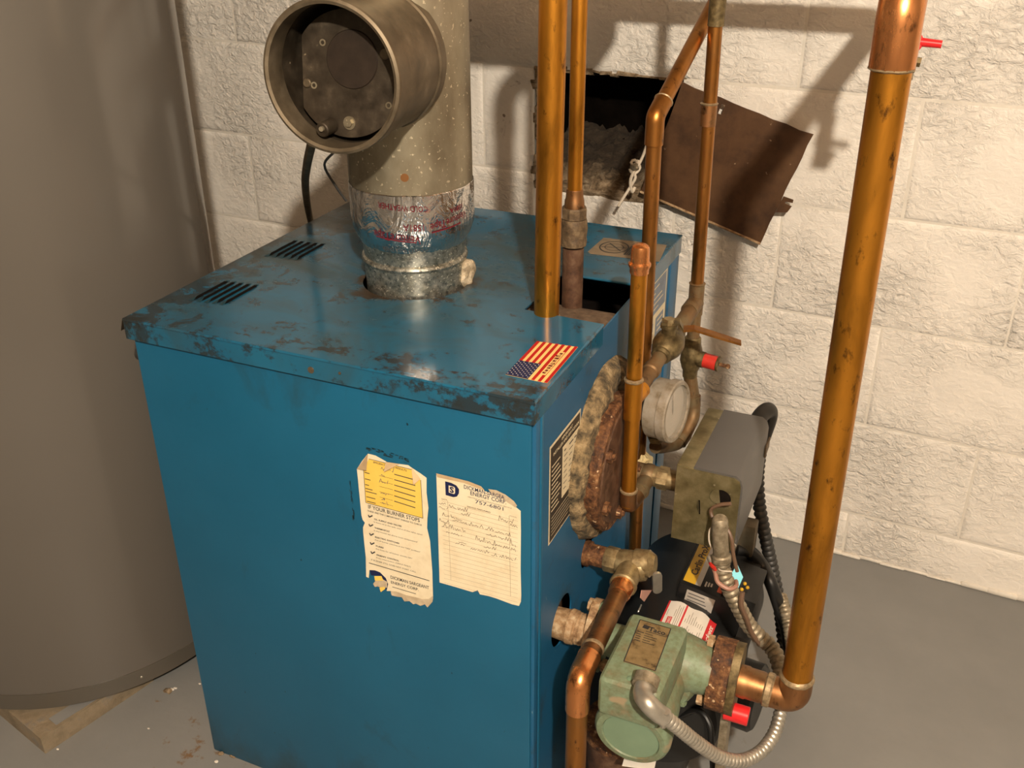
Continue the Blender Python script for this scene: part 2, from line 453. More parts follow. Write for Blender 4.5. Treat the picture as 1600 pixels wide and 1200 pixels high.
MT['carlin'] = simple('amber_label', (0.62, 0.36, 0.015, 1), 0.4, 0, 0.06, 30, 0)
MT['orange'] = simple('orange_label', (0.62, 0.09, 0.02, 1), 0.4, 0, 0.06, 30, 0)
MT['wire_pink'] = simple('pink_wire', (0.33, 0.17, 0.12, 1), 0.5, 0, 0.15, 40, 0)
MT['wire_brown'] = simple('brown_wire', (0.13, 0.075, 0.045, 1), 0.5, 0, 0.15, 40, 0)
MT['wire_white'] = simple('pale_wire', (0.60, 0.53, 0.43, 1), 0.5, 0, 0.15, 40, 0)
MT['solder'] = simple('solder_bead', (0.30, 0.22, 0.125, 1), 0.5, 0.5, 0.4, 200, 0.2)
MT['blue_print'] = simple('faded_blue_print', (0.14, 0.18, 0.24, 1), 0.5, 0, 0.2, 60, 0)
MT['tag_pink'] = simple('pink_tag', (0.52, 0.27, 0.22, 1), 0.5, 0, 0.1, 40, 0)
MT['red_ink'] = simple('red_ink', (0.13, 0.006, 0.014, 1), 0.5, 0, 0.1, 40, 0)
MT['label_red'] = simple('label_red', (0.55, 0.025, 0.03, 1), 0.4, 0, 0.1, 40, 0)


def mat_foil(name):
    m, nt, bs = new_mat(name)
    tc = nt.nodes.new('ShaderNodeTexCoord')
    ob = tc.outputs['Object']
    bs.inputs['Base Color'].default_value = (0.78, 0.76, 0.74, 1)
    bs.inputs['Metallic'].default_value = 1.0
    bs.inputs['Roughness'].default_value = 0.20
    f = noise(nt, 22, 4, 0.5, ob, (1.2, 1.2, 0.5), 1.6)
    b1 = bump(nt, bs, f, 0.6, 0.012)
    bump(nt, bs, noise(nt, 90, 2, 0.5, ob, None, 1.0), 0.25, 0.003, b1)
    return m


MT['foil'] = mat_foil('foil_tape')


MT['cavity'].node_tree.nodes['Principled BSDF'].inputs['Specular IOR Level'].default_value = 0.03
MT['soot'].node_tree.nodes['Principled BSDF'].inputs['Specular IOR Level'].default_value = 0.05


def mat_glass(name):
    m, nt, bs = new_mat(name)
    bs.inputs['Base Color'].default_value = (0.55, 0.50, 0.42, 1)
    bs.inputs['Roughness'].default_value = 0.15
    bs.inputs['Alpha'].default_value = 0.35
    return m


MT['glass'] = mat_glass('dusty_glass')


def mat_screen(name):
    m, nt, bs = new_mat(name)
    f = noise(nt, 60, 1)
    c = ramp(nt, f, [(0.3, (0.36, 0.95, 0.86, 1)), (0.7, (0.45, 1.0, 0.92, 1))])
    nt.links.new(c, bs.inputs['Emission Color'])
    bs.inputs['Emission Strength'].default_value = 0.75
    bs.inputs['Base Color'].default_value = (0.1, 0.2, 0.2, 1)
    return m


MT['screen'] = mat_screen('lit_screen')


# ------------------------------------------------------------------ mesh builder (world coordinates)
def basis(d):
    d = Vector(d).normalized()
    a = Vector((0, 0, 1)) if abs(d.z) < 0.9 else Vector((1, 0, 0))
    u = a.cross(d).normalized()
    return u, d.cross(u), d


class MB:
    def __init__(self):
        self.v, self.f = [], []

    def add(self, vs, fs):
        n = len(self.v)
        self.v += [tuple(x) for x in vs]
        self.f += [tuple(i + n for i in f) for f in fs]
        return self

    def box(self, a, b):
        x0, y0, z0 = a
        x1, y1, z1 = b
        return self.add([(x0, y0, z0), (x1, y0, z0), (x1, y1, z0), (x0, y1, z0), (x0, y0, z1), (x1, y0, z1), (x1, y1, z1), (x0, y1, z1)],
                        [(3, 2, 1, 0), (4, 5, 6, 7), (0, 1, 5, 4), (1, 2, 6, 5), (2, 3, 7, 6), (3, 0, 4, 7)])

    def rbox(self, a, b, r=0.003, seg=2, rot=None):
        bm = bmesh.new()
        bmesh.ops.create_cube(bm, size=1)
        c = [(p + q) / 2 for p, q in zip(a, b)]
        s = [q - p for p, q in zip(a, b)]
        for v in bm.verts:
            v.co = Vector((v.co.x * s[0], v.co.y * s[1], v.co.z * s[2]))
        bmesh.ops.bevel(bm, geom=bm.edges[:], offset=r, segments=seg, profile=0.6, affect='EDGES')
        bm.verts.index_update()
        R = rot or Matrix.Identity(3)
        vs = [R @ v.co + Vector(c) for v in bm.verts]
        fs = [[v.index for v in f.verts] for f in bm.faces]
        bm.free()
        return self.add(vs, fs)

    def lathe(self, o, d, prof, n=32, cap0=True, cap1=True):
        """prof: list of (distance along d, radius)"""
        u, w, d = basis(d)
        o = Vector(o)
        vs, fs = [], []
        for t, r in prof:
            for k in range(n):
                a = 2 * PI * k / n
                vs.append(o + d * t + (u * math.cos(a) + w * math.sin(a)) * r)
        for i in range(len(prof) - 1):
            for k in range(n):
                k2 = (k + 1) % n
                fs.append((i * n + k, i * n + k2, (i + 1) * n + k2, (i + 1) * n + k))
        if cap0:
            fs.append(tuple(range(n - 1, -1, -1)))
        if cap1:
            m = (len(prof) - 1) * n
            fs.append(tuple(range(m, m + n)))
        return self.add(vs, fs)

    def cyl(self, p0, p1, r0, r1=None, n=24, bev=0.0):
        r1 = r0 if r1 is None else r1
        d = Vector(p1) - Vector(p0)
        L = d.length
        if bev:
            return self.lathe(p0, d, [(0, r0 - bev), (bev, r0), (L - bev, r1), (L, r1 - bev)], n)
        return self.lathe(p0, d, [(0, r0), (L, r1)], n)

    def hexa(self, p0, p1, r):
        return self.lathe(p0, Vector(p1) - Vector(p0), [(0, r), ((Vector(p1) - Vector(p0)).length, r)], 6)

    def tube(self, pts, r, n=16, caps=True):
        """swept tube with parallel transported frames; r: a number or one per point"""
        P = [Vector(p) for p in pts]
        R = r if isinstance(r, (list, tuple)) else [r] * len(P)
        T = []
        for i in range(len(P)):
            a = P[max(i - 1, 0)]
            b = P[min(i + 1, len(P) - 1)]
            T.append((b - a).normalized())
        u = basis(T[0])[0]
        vs, fs = [], []
        for i, p in enumerate(P):
            u = (u - T[i] * u.dot(T[i])).normalized()
            w = T[i].cross(u)
            for k in range(n):
                a = 2 * PI * k / n
                vs.append(p + (u * math.cos(a) + w * math.sin(a)) * R[i])
        for i in range(len(P) - 1):
            for k in range(n):
                k2 = (k + 1) % n
                fs.append((i * n + k, i * n + k2, (i + 1) * n + k2, (i + 1) * n + k))
        if caps:
            fs.append(tuple(range(n - 1, -1, -1)))
            m = (len(P) - 1) * n
            fs.append(tuple(range(m, m + n)))
        return self.add(vs, fs)

    def sphere(self, c, r, n=16, m=10, sc=(1, 1, 1)):
        prof = []
        c = Vector(c)
        vs, fs = [], []
        for i in range(1, m):
            ph = PI * i / m
            for k in range(n):
                a = 2 * PI * k / n
                vs.append(c + Vector((math.sin(ph) * math.cos(a) * r * sc[0], math.sin(ph) * math.sin(a) * r * sc[1], math.cos(ph) * r * sc[2])))
        for i in range(m - 2):
            for k in range(n):
                k2 = (k + 1) % n
                fs.append((i * n + k, (i + 1) * n + k, (i + 1) * n + k2, i * n + k2))
        t = len(vs)
        vs += [c + Vector((0, 0, r * sc[2])), c - Vector((0, 0, r * sc[2]))]
        for k in range(n):
            k2 = (k + 1) % n
            fs.append((k, k2, t))
            fs.append(((m - 2) * n + k2, (m - 2) * n + k, t + 1))
        return self.add(vs, fs)

    def prism(self, poly, th):
        """poly: 3-D outline in a plane; extruded by vector th"""
        P = [Vector(p) for p in poly]
        th = Vector(th)
        n = len(P)
        fs = [tuple(range(n)), tuple(range(2 * n - 1, n - 1, -1))]
        for k in range(n):
            k2 = (k + 1) % n
            fs.append((k, k2, k2 + n, k + n))
        return self.add(P + [p + th for p in P], fs)

    def ring(self, o, d, r0, r1, h, n=48):
        """flat washer of height h along d"""
        return self.lathe(o, d, [(0, r0), (0, r1), (h, r1), (h, r0), (0, r0)], n, False, False)

    def jitter(self, amp, seed=1, scale=40):
        from mathutils import noise as mn
        out = []
        for v in self.v:
            p = Vector(v)
            out.append(tuple(p + mn.noise_vector(p * scale + Vector((seed * 3.1, seed, 0))) * amp))
        self.v = out
        return self


def catmull(pts, step=0.004):
    P = [Vector(p) for p in pts]
    P = [P[0] * 2 - P[1]] + P + [P[-1] * 2 - P[-2]]
    out = []
    for i in range(1, len(P) - 2):
        a, b, c, d = P[i - 1:i + 3]
        n = max(2, int((c - b).length / step))
        for k in range(n):
            t = k / n
            out.append(0.5 * ((2 * b) + (c - a) * t + (2 * a - 5 * b + 4 * c - d) * t * t + (3 * b - a - 3 * c + d) * t ** 3))
    out.append(P[-2])
    return out


def fillet(pts, r, n=8):
    """polyline with its corners rounded to radius r"""
    P = [Vector(p) for p in pts]
    out = [P[0]]
    for i in range(1, len(P) - 1):
        a = (P[i - 1] - P[i]).normalized()
        b = (P[i + 1] - P[i]).normalized()
        ang = a.angle(b)
        t = min(r / math.tan(ang / 2), (P[i - 1] - P[i]).length * 0.49, (P[i + 1] - P[i]).length * 0.49)
        p0, p1 = P[i] + a * t, P[i] + b * t
        for k in range(n + 1):
            s = k / n
            out.append((1 - s) ** 2 * p0 + 2 * s * (1 - s) * P[i] + s * s * p1)
    out.append(P[-1])
    return out


def resample(pts, step):
    P = [Vector(p) for p in pts]
    out = [P[0]]
    acc = 0.0
    for a, b in zip(P, P[1:]):
        L = (b - a).length
        s = step - acc
        while s <= L and L > 0:
            out.append(a + (b - a) * (s / L))
            s += step
        acc = (acc + L) % step
    return out


def corrugated(mb, pts, r, pitch=0.006, depth=0.0016, n=12):
    q = resample(catmull(pts, 0.003), pitch / 4)
    pat = [0, 0.75, 1.0, 0.75]
    return mb.tube(q, [r - depth + depth * pat[i % 4] for i in range(len(q))], n)


# ------------------------------------------------------------------ objects
ORG = {}


def link(name, mesh):
    o = bpy.data.objects.new(name, mesh)
    COL.objects.link(o)
    return o


def to_mesh(name, mb, origin, mat, smooth=True, sharp=32):
    me = bpy.data.meshes.new(name)
    ox, oy, oz = origin
    me.from_pydata([(x - ox, y - oy, z - oz) for x, y, z in mb.v], [], mb.f)
    bm = bmesh.new()
    bm.from_mesh(me)
    bmesh.ops.recalc_face_normals(bm, faces=bm.faces[:])
    if smooth:
        lim = math.radians(sharp)
        for f in bm.faces:
            f.smooth = True
        for e in bm.edges:
            if len(e.link_faces) == 2 and e.calc_face_angle(0) > lim:
                e.smooth = False
    bm.to_mesh(me)
    bm.free()
    me.materials.append(MT[mat] if isinstance(mat, str) else mat)
    return me


def thing(name, label, cat, base, group=None):
    o = bpy.data.objects.new(name, None)
    COL.objects.link(o)
    o.empty_display_size = 0.02
    o.location = base
    o['label'] = label
    o['category'] = cat
    if group:
        o['group'] = group
    ORG[o.name] = tuple(base)
    return o


def part(name, mb, mat, parent, label=None, smooth=True, sharp=32, kind=None):
    org = ORG[parent.name]
    o = link(name, to_mesh(name, mb, org, mat, smooth, sharp))
    o.parent = parent
    ORG[o.name] = org
    if label:
        o['label'] = label
    if kind:
        o['kind'] = kind
    return o


def solo(name, mb, mat, label, cat, base, group=None, smooth=True, sharp=32, kind=None):
    o = link(name, to_mesh(name, mb, base, mat, smooth, sharp))
    o.location = base
    ORG[o.name] = tuple(base)
    o['label'] = label
    o['category'] = cat
    if group:
        o['group'] = group
    if kind:
        o['kind'] = kind
    return o


def structure(name, mb, mat, smooth=False):
    o = link(name, to_mesh(name, mb, (0, 0, 0), mat, smooth))
    o['kind'] = 'structure'
    ORG[o.name] = (0, 0, 0)
    return o


# lettering: glyph outlines taken from the built-in font, laid on any plane or cylinder
_tc = {}


def glyphs(s, bold=0.0, shear=0.0):
    key = (s, bold, shear)
    if key in _tc:
        return _tc[key]
    cu = bpy.data.curves.new('lettering', 'FONT')
    cu.body = s
    cu.size = 1
    cu.offset = bold
    cu.shear = shear
    cu.resolution_u = 2
    ob = bpy.data.objects.new('lettering', cu)
    COL.objects.link(ob)
    dg = bpy.context.evaluated_depsgraph_get()
    me = bpy.data.meshes.new_from_object(ob.evaluated_get(dg))
    v = np.array([tuple(x.co) for x in me.vertices]) if len(me.vertices) else np.zeros((0, 3))
    f = [tuple(p.vertices) for p in me.polygons]
    bpy.data.objects.remove(ob)
    bpy.data.curves.remove(cu)
    bpy.data.meshes.remove(me)
    v[:, 0] -= v[:, 0].min()
    w = v[:, 0].max()
    v[:, 0] /= w
    v[:, 1] /= 0.70           # cap height of the font
    _tc[key] = (v, f)
    return v, f


def write(mb, s, o, u, w, width, height, bold=0.0, shear=0.0):
    """text with its baseline starting at o, running along u for width, capitals of height along w"""
    v, f = glyphs(s, bold, shear)
    o, u, w = Vector(o), Vector(u).normalized(), Vector(w).normalized()
    mb.add([o + u * (p[0] * width) + w * (p[1] * height) for p in v], f)


def strokes(mb, pts, wid, nrm, lift=0.0):
    """thin pen line on a plane with normal nrm"""
    n = Vector(nrm)
    P = [Vector(p) + n * lift for p in pts]
    for a, b in zip(P, P[1:]):
        d = (b - a)
        if d.length < 1e-6:
            continue
        s = d.normalized().cross(n) * wid / 2
        mb.add([a - s, a + s, b + s, b - s], [(0, 1, 2, 3)])


def bolt(mb, p, d, r, h):
    p, d = Vector(p), Vector(d).normalized()
    mb.hexa(p, p + d * h, r)
    mb.cyl(p + d * h, p + d * (h * 1.5), r * 0.5, n=10)


# ================================================================== ROOM
X0, X1, Y0, ZC = -2.3, 2.6, -3.6, 2.35
fl = MB()
fl.box((X0, Y0, -0.1), (X1, 1.25, 0.0))
structure('floor', fl, 'floor')
structure('ceiling', MB().box((X0, Y0, ZC), (X1, 1.25, ZC + 0.1)), 'joist')
structure('wall_left', MB().box((X0 - 0.1, Y0, 0), (X0, 1.25, ZC)), 'plaster')
structure('wall_right', MB().box((X1, Y0, 0), (X1 + 0.1, 1.25, ZC)), 'plaster')
structure('wall_front', MB().box((X0 - 0.1, Y0 - 0.1, 0), (X1 + 0.1, Y0, ZC)), 'plaster')

# back wall: painted concrete blocks on a backing, one block knocked out behind the flue
wa = bpy.data.objects.new('wall_back', None)
HX0, HX1, HZ0, HZ1 = -0.405, -0.110, 0.684, 0.9128
BT = 0.20
wm = MB()
for (xa, xb, za, zb) in ((X0, HX0, 0, ZC), (HX1, X1, 0, ZC), (HX0, HX1, 0, HZ0), (HX0, HX1, HZ1, ZC)):
    wm.box((xa, 0.0034, za), (xb, BT, zb))
me = to_mesh('wall_back', wm, (0, 0, 0), 'mortar', False)
wa = link('wall_back', me)
wa['kind'] = 'structure'
wa.location = (0, WALL_Y, 0)
wa.rotation_euler = (0, 0, math.atan(WALL_S))


def wall_part(name, mb, mat, smooth=True, kind=None):
    o = link(name, to_mesh(name, mb, (0, 0, 0), mat, smooth, 50))
    o.parent = wa
    if kind:
        o['kind'] = kind
    return o


def block_mb(w, h, cut=None):
    """block with pillowed, slightly uneven front edges, local origin at its lower left, front at y = 0"""
    m = MB()
    rings = [(0.0010, 0.0048), (0.0040, 0.0022), (0.0090, 0.0006), (0.0160, 0.0)]
    for d, y in rings:
        m.v += [(d, y, d), (w - d, y, d), (w - d, y, h - d), (d, y, h - d)]
    for r in range(3):
        for k in range(4):
            m.f.append((4 * r + k, 4 * r + (k + 1) % 4, 4 * r + 4 + (k + 1) % 4, 4 * r + 4 + k))
    m.f.append((12, 13, 14, 15))
    return m


BL, BH = 0.4064, 0.2032
Z3 = 0.5064
shared = {}
for ci in range(-3, 7):
    za = Z3 + ci * BH
    zb = za + BH
    za_c, zb_c = max(za, 0.0), min(zb, ZC)
    if zb_c - za_c < 0.02:
        continue
    off = 0.093 if ci % 2 == 0 else 0.093 + BL / 2
    for k in range(-6, 7):
        xa = off + k * BL
        xb = xa + BL
        if xb < -1.75 or xa > 1.35 or za > 1.55:
            continue
        if ci == 0 and xb > HX0 and xa < HX1:
            # blocks under the opening: broken down to its sill
            for (pa_, pb_, top_) in ((xa, HX0, zb), (max(xa, HX0), min(xb, HX1), HZ0), (HX1, xb, zb)):
                if pb_ - pa_ > 0.03:
                    o = link('block', to_mesh('block', block_mb(pb_ - pa_, top_ - za), (0, 0, 0), 'block', True, 60))
                    o.parent = wa
                    o.location = (pa_, 0, za)
            continue
        if ci == 1 and xa < HX1 - 0.05 and xb > HX0:
            xb = HX0                      # only the end of this block is left
        key = (round(xb - xa, 3), round(zb_c - za_c, 3))
        if key not in shared:
            shared[key] = to_mesh('block', block_mb(*key), (0, 0, 0), 'block', True, 60)
        o = link('block', shared[key])
        o.parent = wa
        o.location = (xa, -random.uniform(0.0, 0.0012), za_c)
        o.rotation_euler = (0, 0, random.uniform(-0.001, 0.001))

cv = MB()
cv.box((HX0, BT - 0.03, HZ0), (HX1, BT - 0.02, HZ1))
cv.box((HX0 - 0.001, 0.012, HZ0), (HX0 + 0.006, BT - 0.03, HZ1))
cv.box((HX1 - 0.006, 0.012, HZ0), (HX1 + 0.001, BT - 0.03, HZ1))
cv.box((HX0, 0.008, HZ1 - 0.006), (HX1, BT - 0.03, HZ1 + 0.001))
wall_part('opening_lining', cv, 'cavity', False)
# broken mortar lip around the opening
lip = MB()
for (a, b, hor) in (((HX0 - 0.004, 0, HZ0), (HX0 + 0.010, 0.016, HZ1), 0), ((HX0, 0, HZ0 - 0.006), (HX1, 0.024, HZ0 + 0.010), 1), ((HX0, 0, HZ1 - 0.003), (HX1, 0.014, HZ1 + 0.002), 1)):
    q_ = 0.0
    while q_ < 1.0:
        st_ = random.uniform(0.03, 0.16)
        s0, s1 = q_, min(1.0, q_ + st_)
        q_ += st_
        am = 0.007 if not hor else 0.005
        j = lambda: random.uniform(-am, am)
        if hor:
            lip.rbox((a[0] + (b[0] - a[0]) * s0, -0.0005 + abs(j()) * .4, a[2] + j()), (a[0] + (b[0] - a[0]) * s1 + 0.003, b[1], b[2] + j()), 0.002, 2)
        else:
            lip.rbox((a[0] + j(), -0.0005 + abs(j()) * .4, a[2] + (b[2] - a[2]) * s0), (b[0] + j(), b[1], a[2] + (b[2] - a[2]) * s1 + 0.003), 0.002, 2)
lip.jitter(0.004, 3, 90)
wall_part('broken_edge', lip, 'rubble', True, 'stuff')
# rubble heap inside the opening
from mathutils import noise as mn
rb = MB()
nx, ny = 60, 26
vs, fs = [], []
for j in range(ny + 1):
    for i in range(nx + 1):
        x = HX0 + 0.004 + (HX1 - HX0 - 0.008) * i / nx
        s = j / ny
        y = 0.002 + s * (BT - 0.04)
        z = HZ0 + 0.004 + 0.085 * s ** 0.8
        q = Vector((x * 30, y * 30, 3.3))
        z += 0.016 * mn.noise(q) + 0.010 * mn.noise(q * 2.7) + 0.005 * mn.noise(q * 6)
        z *= 1.0
        vs.append((x, y, z))
for j in range(ny):
    for i in range(nx):
        a = j * (nx + 1) + i
        fs.append((a, a + 1, a + nx + 2, a + nx + 1))
rb.add(vs, fs)
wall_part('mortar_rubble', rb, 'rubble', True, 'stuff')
# ragged caulk line where paint meets floor
ck = MB()
xx = -1.7
while xx < 1.4:
    w = random.uniform(0.03, 0.06)
    ck.rbox((xx, -random.uniform(0.002, 0.007), 0), (xx + w + 0.004, 0.004, random.uniform(0.004, 0.012)), 0.002, 1)
    xx += w
wall_part('paint_edge', ck, 'mortar', True, 'stuff')

# ================================================================== WATER HEATER
TX, TY, TR, TZ = -0.987, 0.200, 0.308, 0.045
wh = thing('water_heater', 'tall grey cylindrical water heater standing left of the blue boiler', 'water heater', (TX, TY, TZ))
part('jacket', MB().lathe((TX, TY, TZ), (0, 0, 1), [(0.030, TR), (1.45, TR), (1.47, TR - 0.01), (1.49, TR - 0.08), (1.50, 0.02)], 128, False, True), 'tank', wh)
part('base_rim', MB().lathe((TX, TY, TZ), (0, 0, 1), [(0, TR - 0.01), (0, TR + 0.0015), (0.030, TR + 0.0015), (0.030, TR - 0.004)], 128, True, True), 'tank_rim', wh, 'darker rim band around the bottom')
part('base_gap', MB().cyl((TX, TY, TZ - 0.012), (TX, TY, TZ + 0.001), TR - 0.015, n=64), 'black', wh)
for px, py in ((222, 1060), (2, 1093)):
    a = math.atan2(at(px, py, z=TZ + 0.012).y - TY, at(px, py, z=TZ + 0.012).x - TX)
    p = Vector((TX + TR * math.cos(a), TY + TR * math.sin(a), TZ + 0.014))
    part('rivet', MB().sphere(p, 0.0028, 10, 6), 'zinc', wh)
# concrete pads under it
pad = thing('concrete_block', 'chipped sand coloured concrete block under the water heater at lower left', 'block', (-0.86, 0.0, 0))
m = MB()
P0 = Vector((-0.795, -0.108, 0))
d1 = (Vector((-0.775, 0.0, 0)) - P0).normalized()
d1 = Vector((0.23, 0.97, 0)).normalized()
d2 = Vector((-0.97, 0.23, 0)).normalized()
poly = [P0, P0 + d1 * 0.20, P0 + d1 * 0.20 + d2 * 0.40, P0 + d2 * 0.40]
m.prism(poly, (0, 0, 0.033))
bmx = m.jitter(0.003, 3, 60)
part('body', m, 'rawcon', pad)
m = MB()
q0 = P0 + d1 * 0.03 + Vector((0, 0, 0.0335))
m.prism([q0 + d2 * 0.006, q0 + d1 * 0.085 + d2 * 0.004, q0 + d1 * 0.09 + d2 * 0.026, q0 + d1 * 0.0 + d2 * 0.028], (0, 0, 0.001))
part('grey_paint_patch', m, 'floor', pad, 'grey paint patch on top')

# ================================================================== BOILER
W, D, H = 0.5595, 0.5852, LID
bo = thing('boiler', 'blue sheet metal boiler with grimy lid in the middle of the basement', 'boiler', (-0.28, 0.29, 0))
e = 0.006
SK = 0.028            # lid skirt


def bool_cut(name, mb, cutters, mat, parent):
    o = part(name, mb, mat, parent, smooth=False)
    cm = MB()
    for c in cutters:
        cm.v, n0 = cm.v, len(cm.v)
        cm.add(c.v, c.f)
    co = link('cutter', to_mesh('cutter', cm, ORG[parent.name], mat, False))
    co.location = parent.location
    md = o.modifiers.new('cut', 'BOOLEAN')
    md.object = co
    md.operation = 'DIFFERENCE'
    md.solver = 'EXACT'
    bpy.context.view_layer.update()
    dg = bpy.context.evaluated_depsgraph_get()
    nm = bpy.data.meshes.new_from_object(o.evaluated_get(dg))
    o.modifiers.clear()
    old = o.data
    o.data = nm
    bpy.data.meshes.remove(old)
    bpy.data.objects.remove(co)
    return o


# front panel with its folded right return
fp = MB()
fp.rbox((-W + e, e, 0.0), (-e, e + 0.012, H - 0.012), 0.003, 2)
part('front_panel', fp, 'blue', bo)
part('corner_post', MB().rbox((-0.030, e + 0.004, 0.0), (-e + 0.0045, 0.024, H - 0.012), 0.0035, 2), 'blue_side', bo)
part('corner_bead', MB().rbox((-0.03, 0.0235, 0.0), (-0.0005, 0.031, H - 0.014), 0.003, 2), 'blue', bo)
part('left_panel', MB().rbox((-W + e, e + 0.010, 0.0), (-W + e + 0.012, D - e, H - 0.012), 0.002, 1), 'blue', bo)
part('back_panel', MB().rbox((-W + e, D - e - 0.012, 0.0), (-e, D - e, H - 0.012), 0.002, 1), 'blue_side', bo)
# right panel with openings
PC = (0.225, 0.560)       # centre of the round coil plate
N1 = (0.1982, 0.4207)     # relief nipple
N2 = (0.1042, 0.3715)     # circulator nipple
sp = MB().box((-0.0045, 0.031, 0.0), (-0.0025, D - 0.055, H - 0.012))
cut = [MB().cyl((-0.05, 0.242, 0.560), (0.05, 0.242, 0.560), 0.118, n=48),
       MB().cyl((-0.05, N1[0], N1[1] + 0.004), (0.05, N1[0], N1[1] + 0.004), 0.0245, n=32),
       MB().cyl((-0.05, N2[0], N2[1] + 0.006), (0.05, N2[0], N2[1] + 0.006), 0.036, n=32)]
bool_cut('side_panel', sp, cut, 'blue_side', bo)
part('rear_corner_post', MB().rbox((-0.03, D - 0.050, 0), (-0.0005, D - 0.004, H - 0.012), 0.003, 2), 'blue_side', bo)
part('rear_reveal', MB().box((-0.012, D - 0.0560, 0), (-0.0035, D - 0.0495, H - 0.012)), 'dark_ink', bo)
# inside: cast-iron section and dark air space
part('iron_core', MB().rbox((-W + 0.03, 0.05, 0.02), (-0.045, D - 0.05, 0.66), 0.01, 2), 'iron', bo, 'rusty brown cast iron inside')
part('top_ledge', MB().rbox((-0.20, 0.19, 0.66), (-0.007, 0.296, H - 0.016), 0.004, 2).jitter(0.0015, 4), 'ledge', bo, 'rusty brown ledge seen in the lid notch')
part('inner_shadow_board', MB().box((-W + 0.03, 0.36, 0.66), (-0.05, D - 0.03, 0.664)), 'soot', bo)  # black sheet in place of the shade deep inside the boiler
# lid: top sheet with notch and flue hole
NY0, NY1, NX = 0.2210, 0.3650, -0.1075
top = MB().prism([(-W, 0, H - 0.002), (0, 0, H - 0.002), (0, NY0, H - 0.002), (NX, NY0 + 0.004, H - 0.002), (NX, NY1, H - 0.002), (0, NY1, H - 0.002), (0, D, H - 0.002), (-W, D, H - 0.002)], (0, 0, 0.002))
FX, FY = -0.284, 0.262
lid = bool_cut('lid', top, [MB().cyl((FX, FY, H - 0.05), (FX, FY, H + 0.05), 0.0725, n=64)], 'blue_lid', bo)
sk = MB()
t = 0.0018
sk.box((-W, 0, H - SK), (0, t, H - 0.0012))
sk.box((-t, t, H - SK), (0, NY0, H - 0.0012))
sk.box((-t, NY1, H - SK), (0, D - t, H - 0.0012))
sk.box((-W, t, H - SK), (-W + t, D - t, H - 0.0012))
sk.box((-W, D - t, H - SK), (0, D, H - 0.0012))
part('lid_skirt', sk, 'blue_lid', bo, smooth=False)
# rounded hem along the visible lid edges
hm = MB()
hm.tube([(-W, 0.0012, H - 0.0018), (0, 0.0012, H - 0.0018)], 0.0022, 10)
part('lid_hem', MB().tube([(-0.0012, 0, H - 0.0018), (-0.0012, NY0, H - 0.0018)], 0.0022, 10), 'blue_lid', bo)
part('lid_hem', MB().tube([(-0.0012, NY1, H - 0.0018), (-0.0012, D, H - 0.0018)], 0.0022, 10), 'blue_lid', bo)
part('lid_hem', MB().tube([(NX, NY1, H - 0.0018), (-0.004, NY1, H - 0.0018)], 0.0018, 8), 'blue_lid', bo)
part('lid_hem', hm, 'blue_lid', bo)
part('lid_corner_tab', MB().prism([(-W - 0.001, 0.001, H - 0.001), (-W - 0.001, 0.012, H - 0.001), (-W - 0.006, 0.006, H - 0.018), (-W - 0.006, 0.0, H - 0.018)], (-0.0008, 0, 0)), 'sooty', bo, 'bent dark corner tab')
for (px, py), y in (((486, 578), 0.0), ((531, 583), 0.0)):
    p = at(px, py, y=0.0)
    s = 0.0042 if px < 500 else 0.0018
    o = part('screw', MB().cyl((p.x, -0.0008, p.z), (p.x, 0.001, p.z), s, n=16).cyl((p.x, -0.0012, p.z), (p.x, 0.0, p.z), s * 0.55, n=12), 'galv_dark', bo)
kp = at(209, 567, x=-W)
part('side_knob', MB().lathe((-W + 0.004, 0.030, kp.z), (-1, 0, 0), [(0, 0.006), (0.010, 0.006), (0.012, 0.009), (0.018, 0.009), (0.020, 0.006)], 20), 'blackrub', bo, 'small black knob on the left side')
sm = MB()
for k in range(70):
    if k < 45:
        u = random.random()
        px, py = 573 + 66 * u + random.uniform(-3, 3), 700 + 21 * u + random.uniform(-4, 3)
        ln, w_ = random.uniform(2, 6), random.uniform(0.0005, 0.0016)
        sl = 0.3
    else:
        u = random.random() ** 0.6
        px, py = 546 + 6 * u + random.uniform(-1.5, 1.5), 742 + 66 * u
        ln, w_, sl = random.uniform(0.5, 1.2), random.uniform(0.0006, 0.0014) * (0.4 + u), 6
    p0, p1 = at(px, py, y=0.0054), at(px + ln, py + ln * sl, y=0.0054)
    strokes(sm, [p0, p1], w_, (0, -1, 0))
part('grease_smear', sm, 'grease', bo, 'dark grease smears above and left of the notice', smooth=False, kind='stuff')
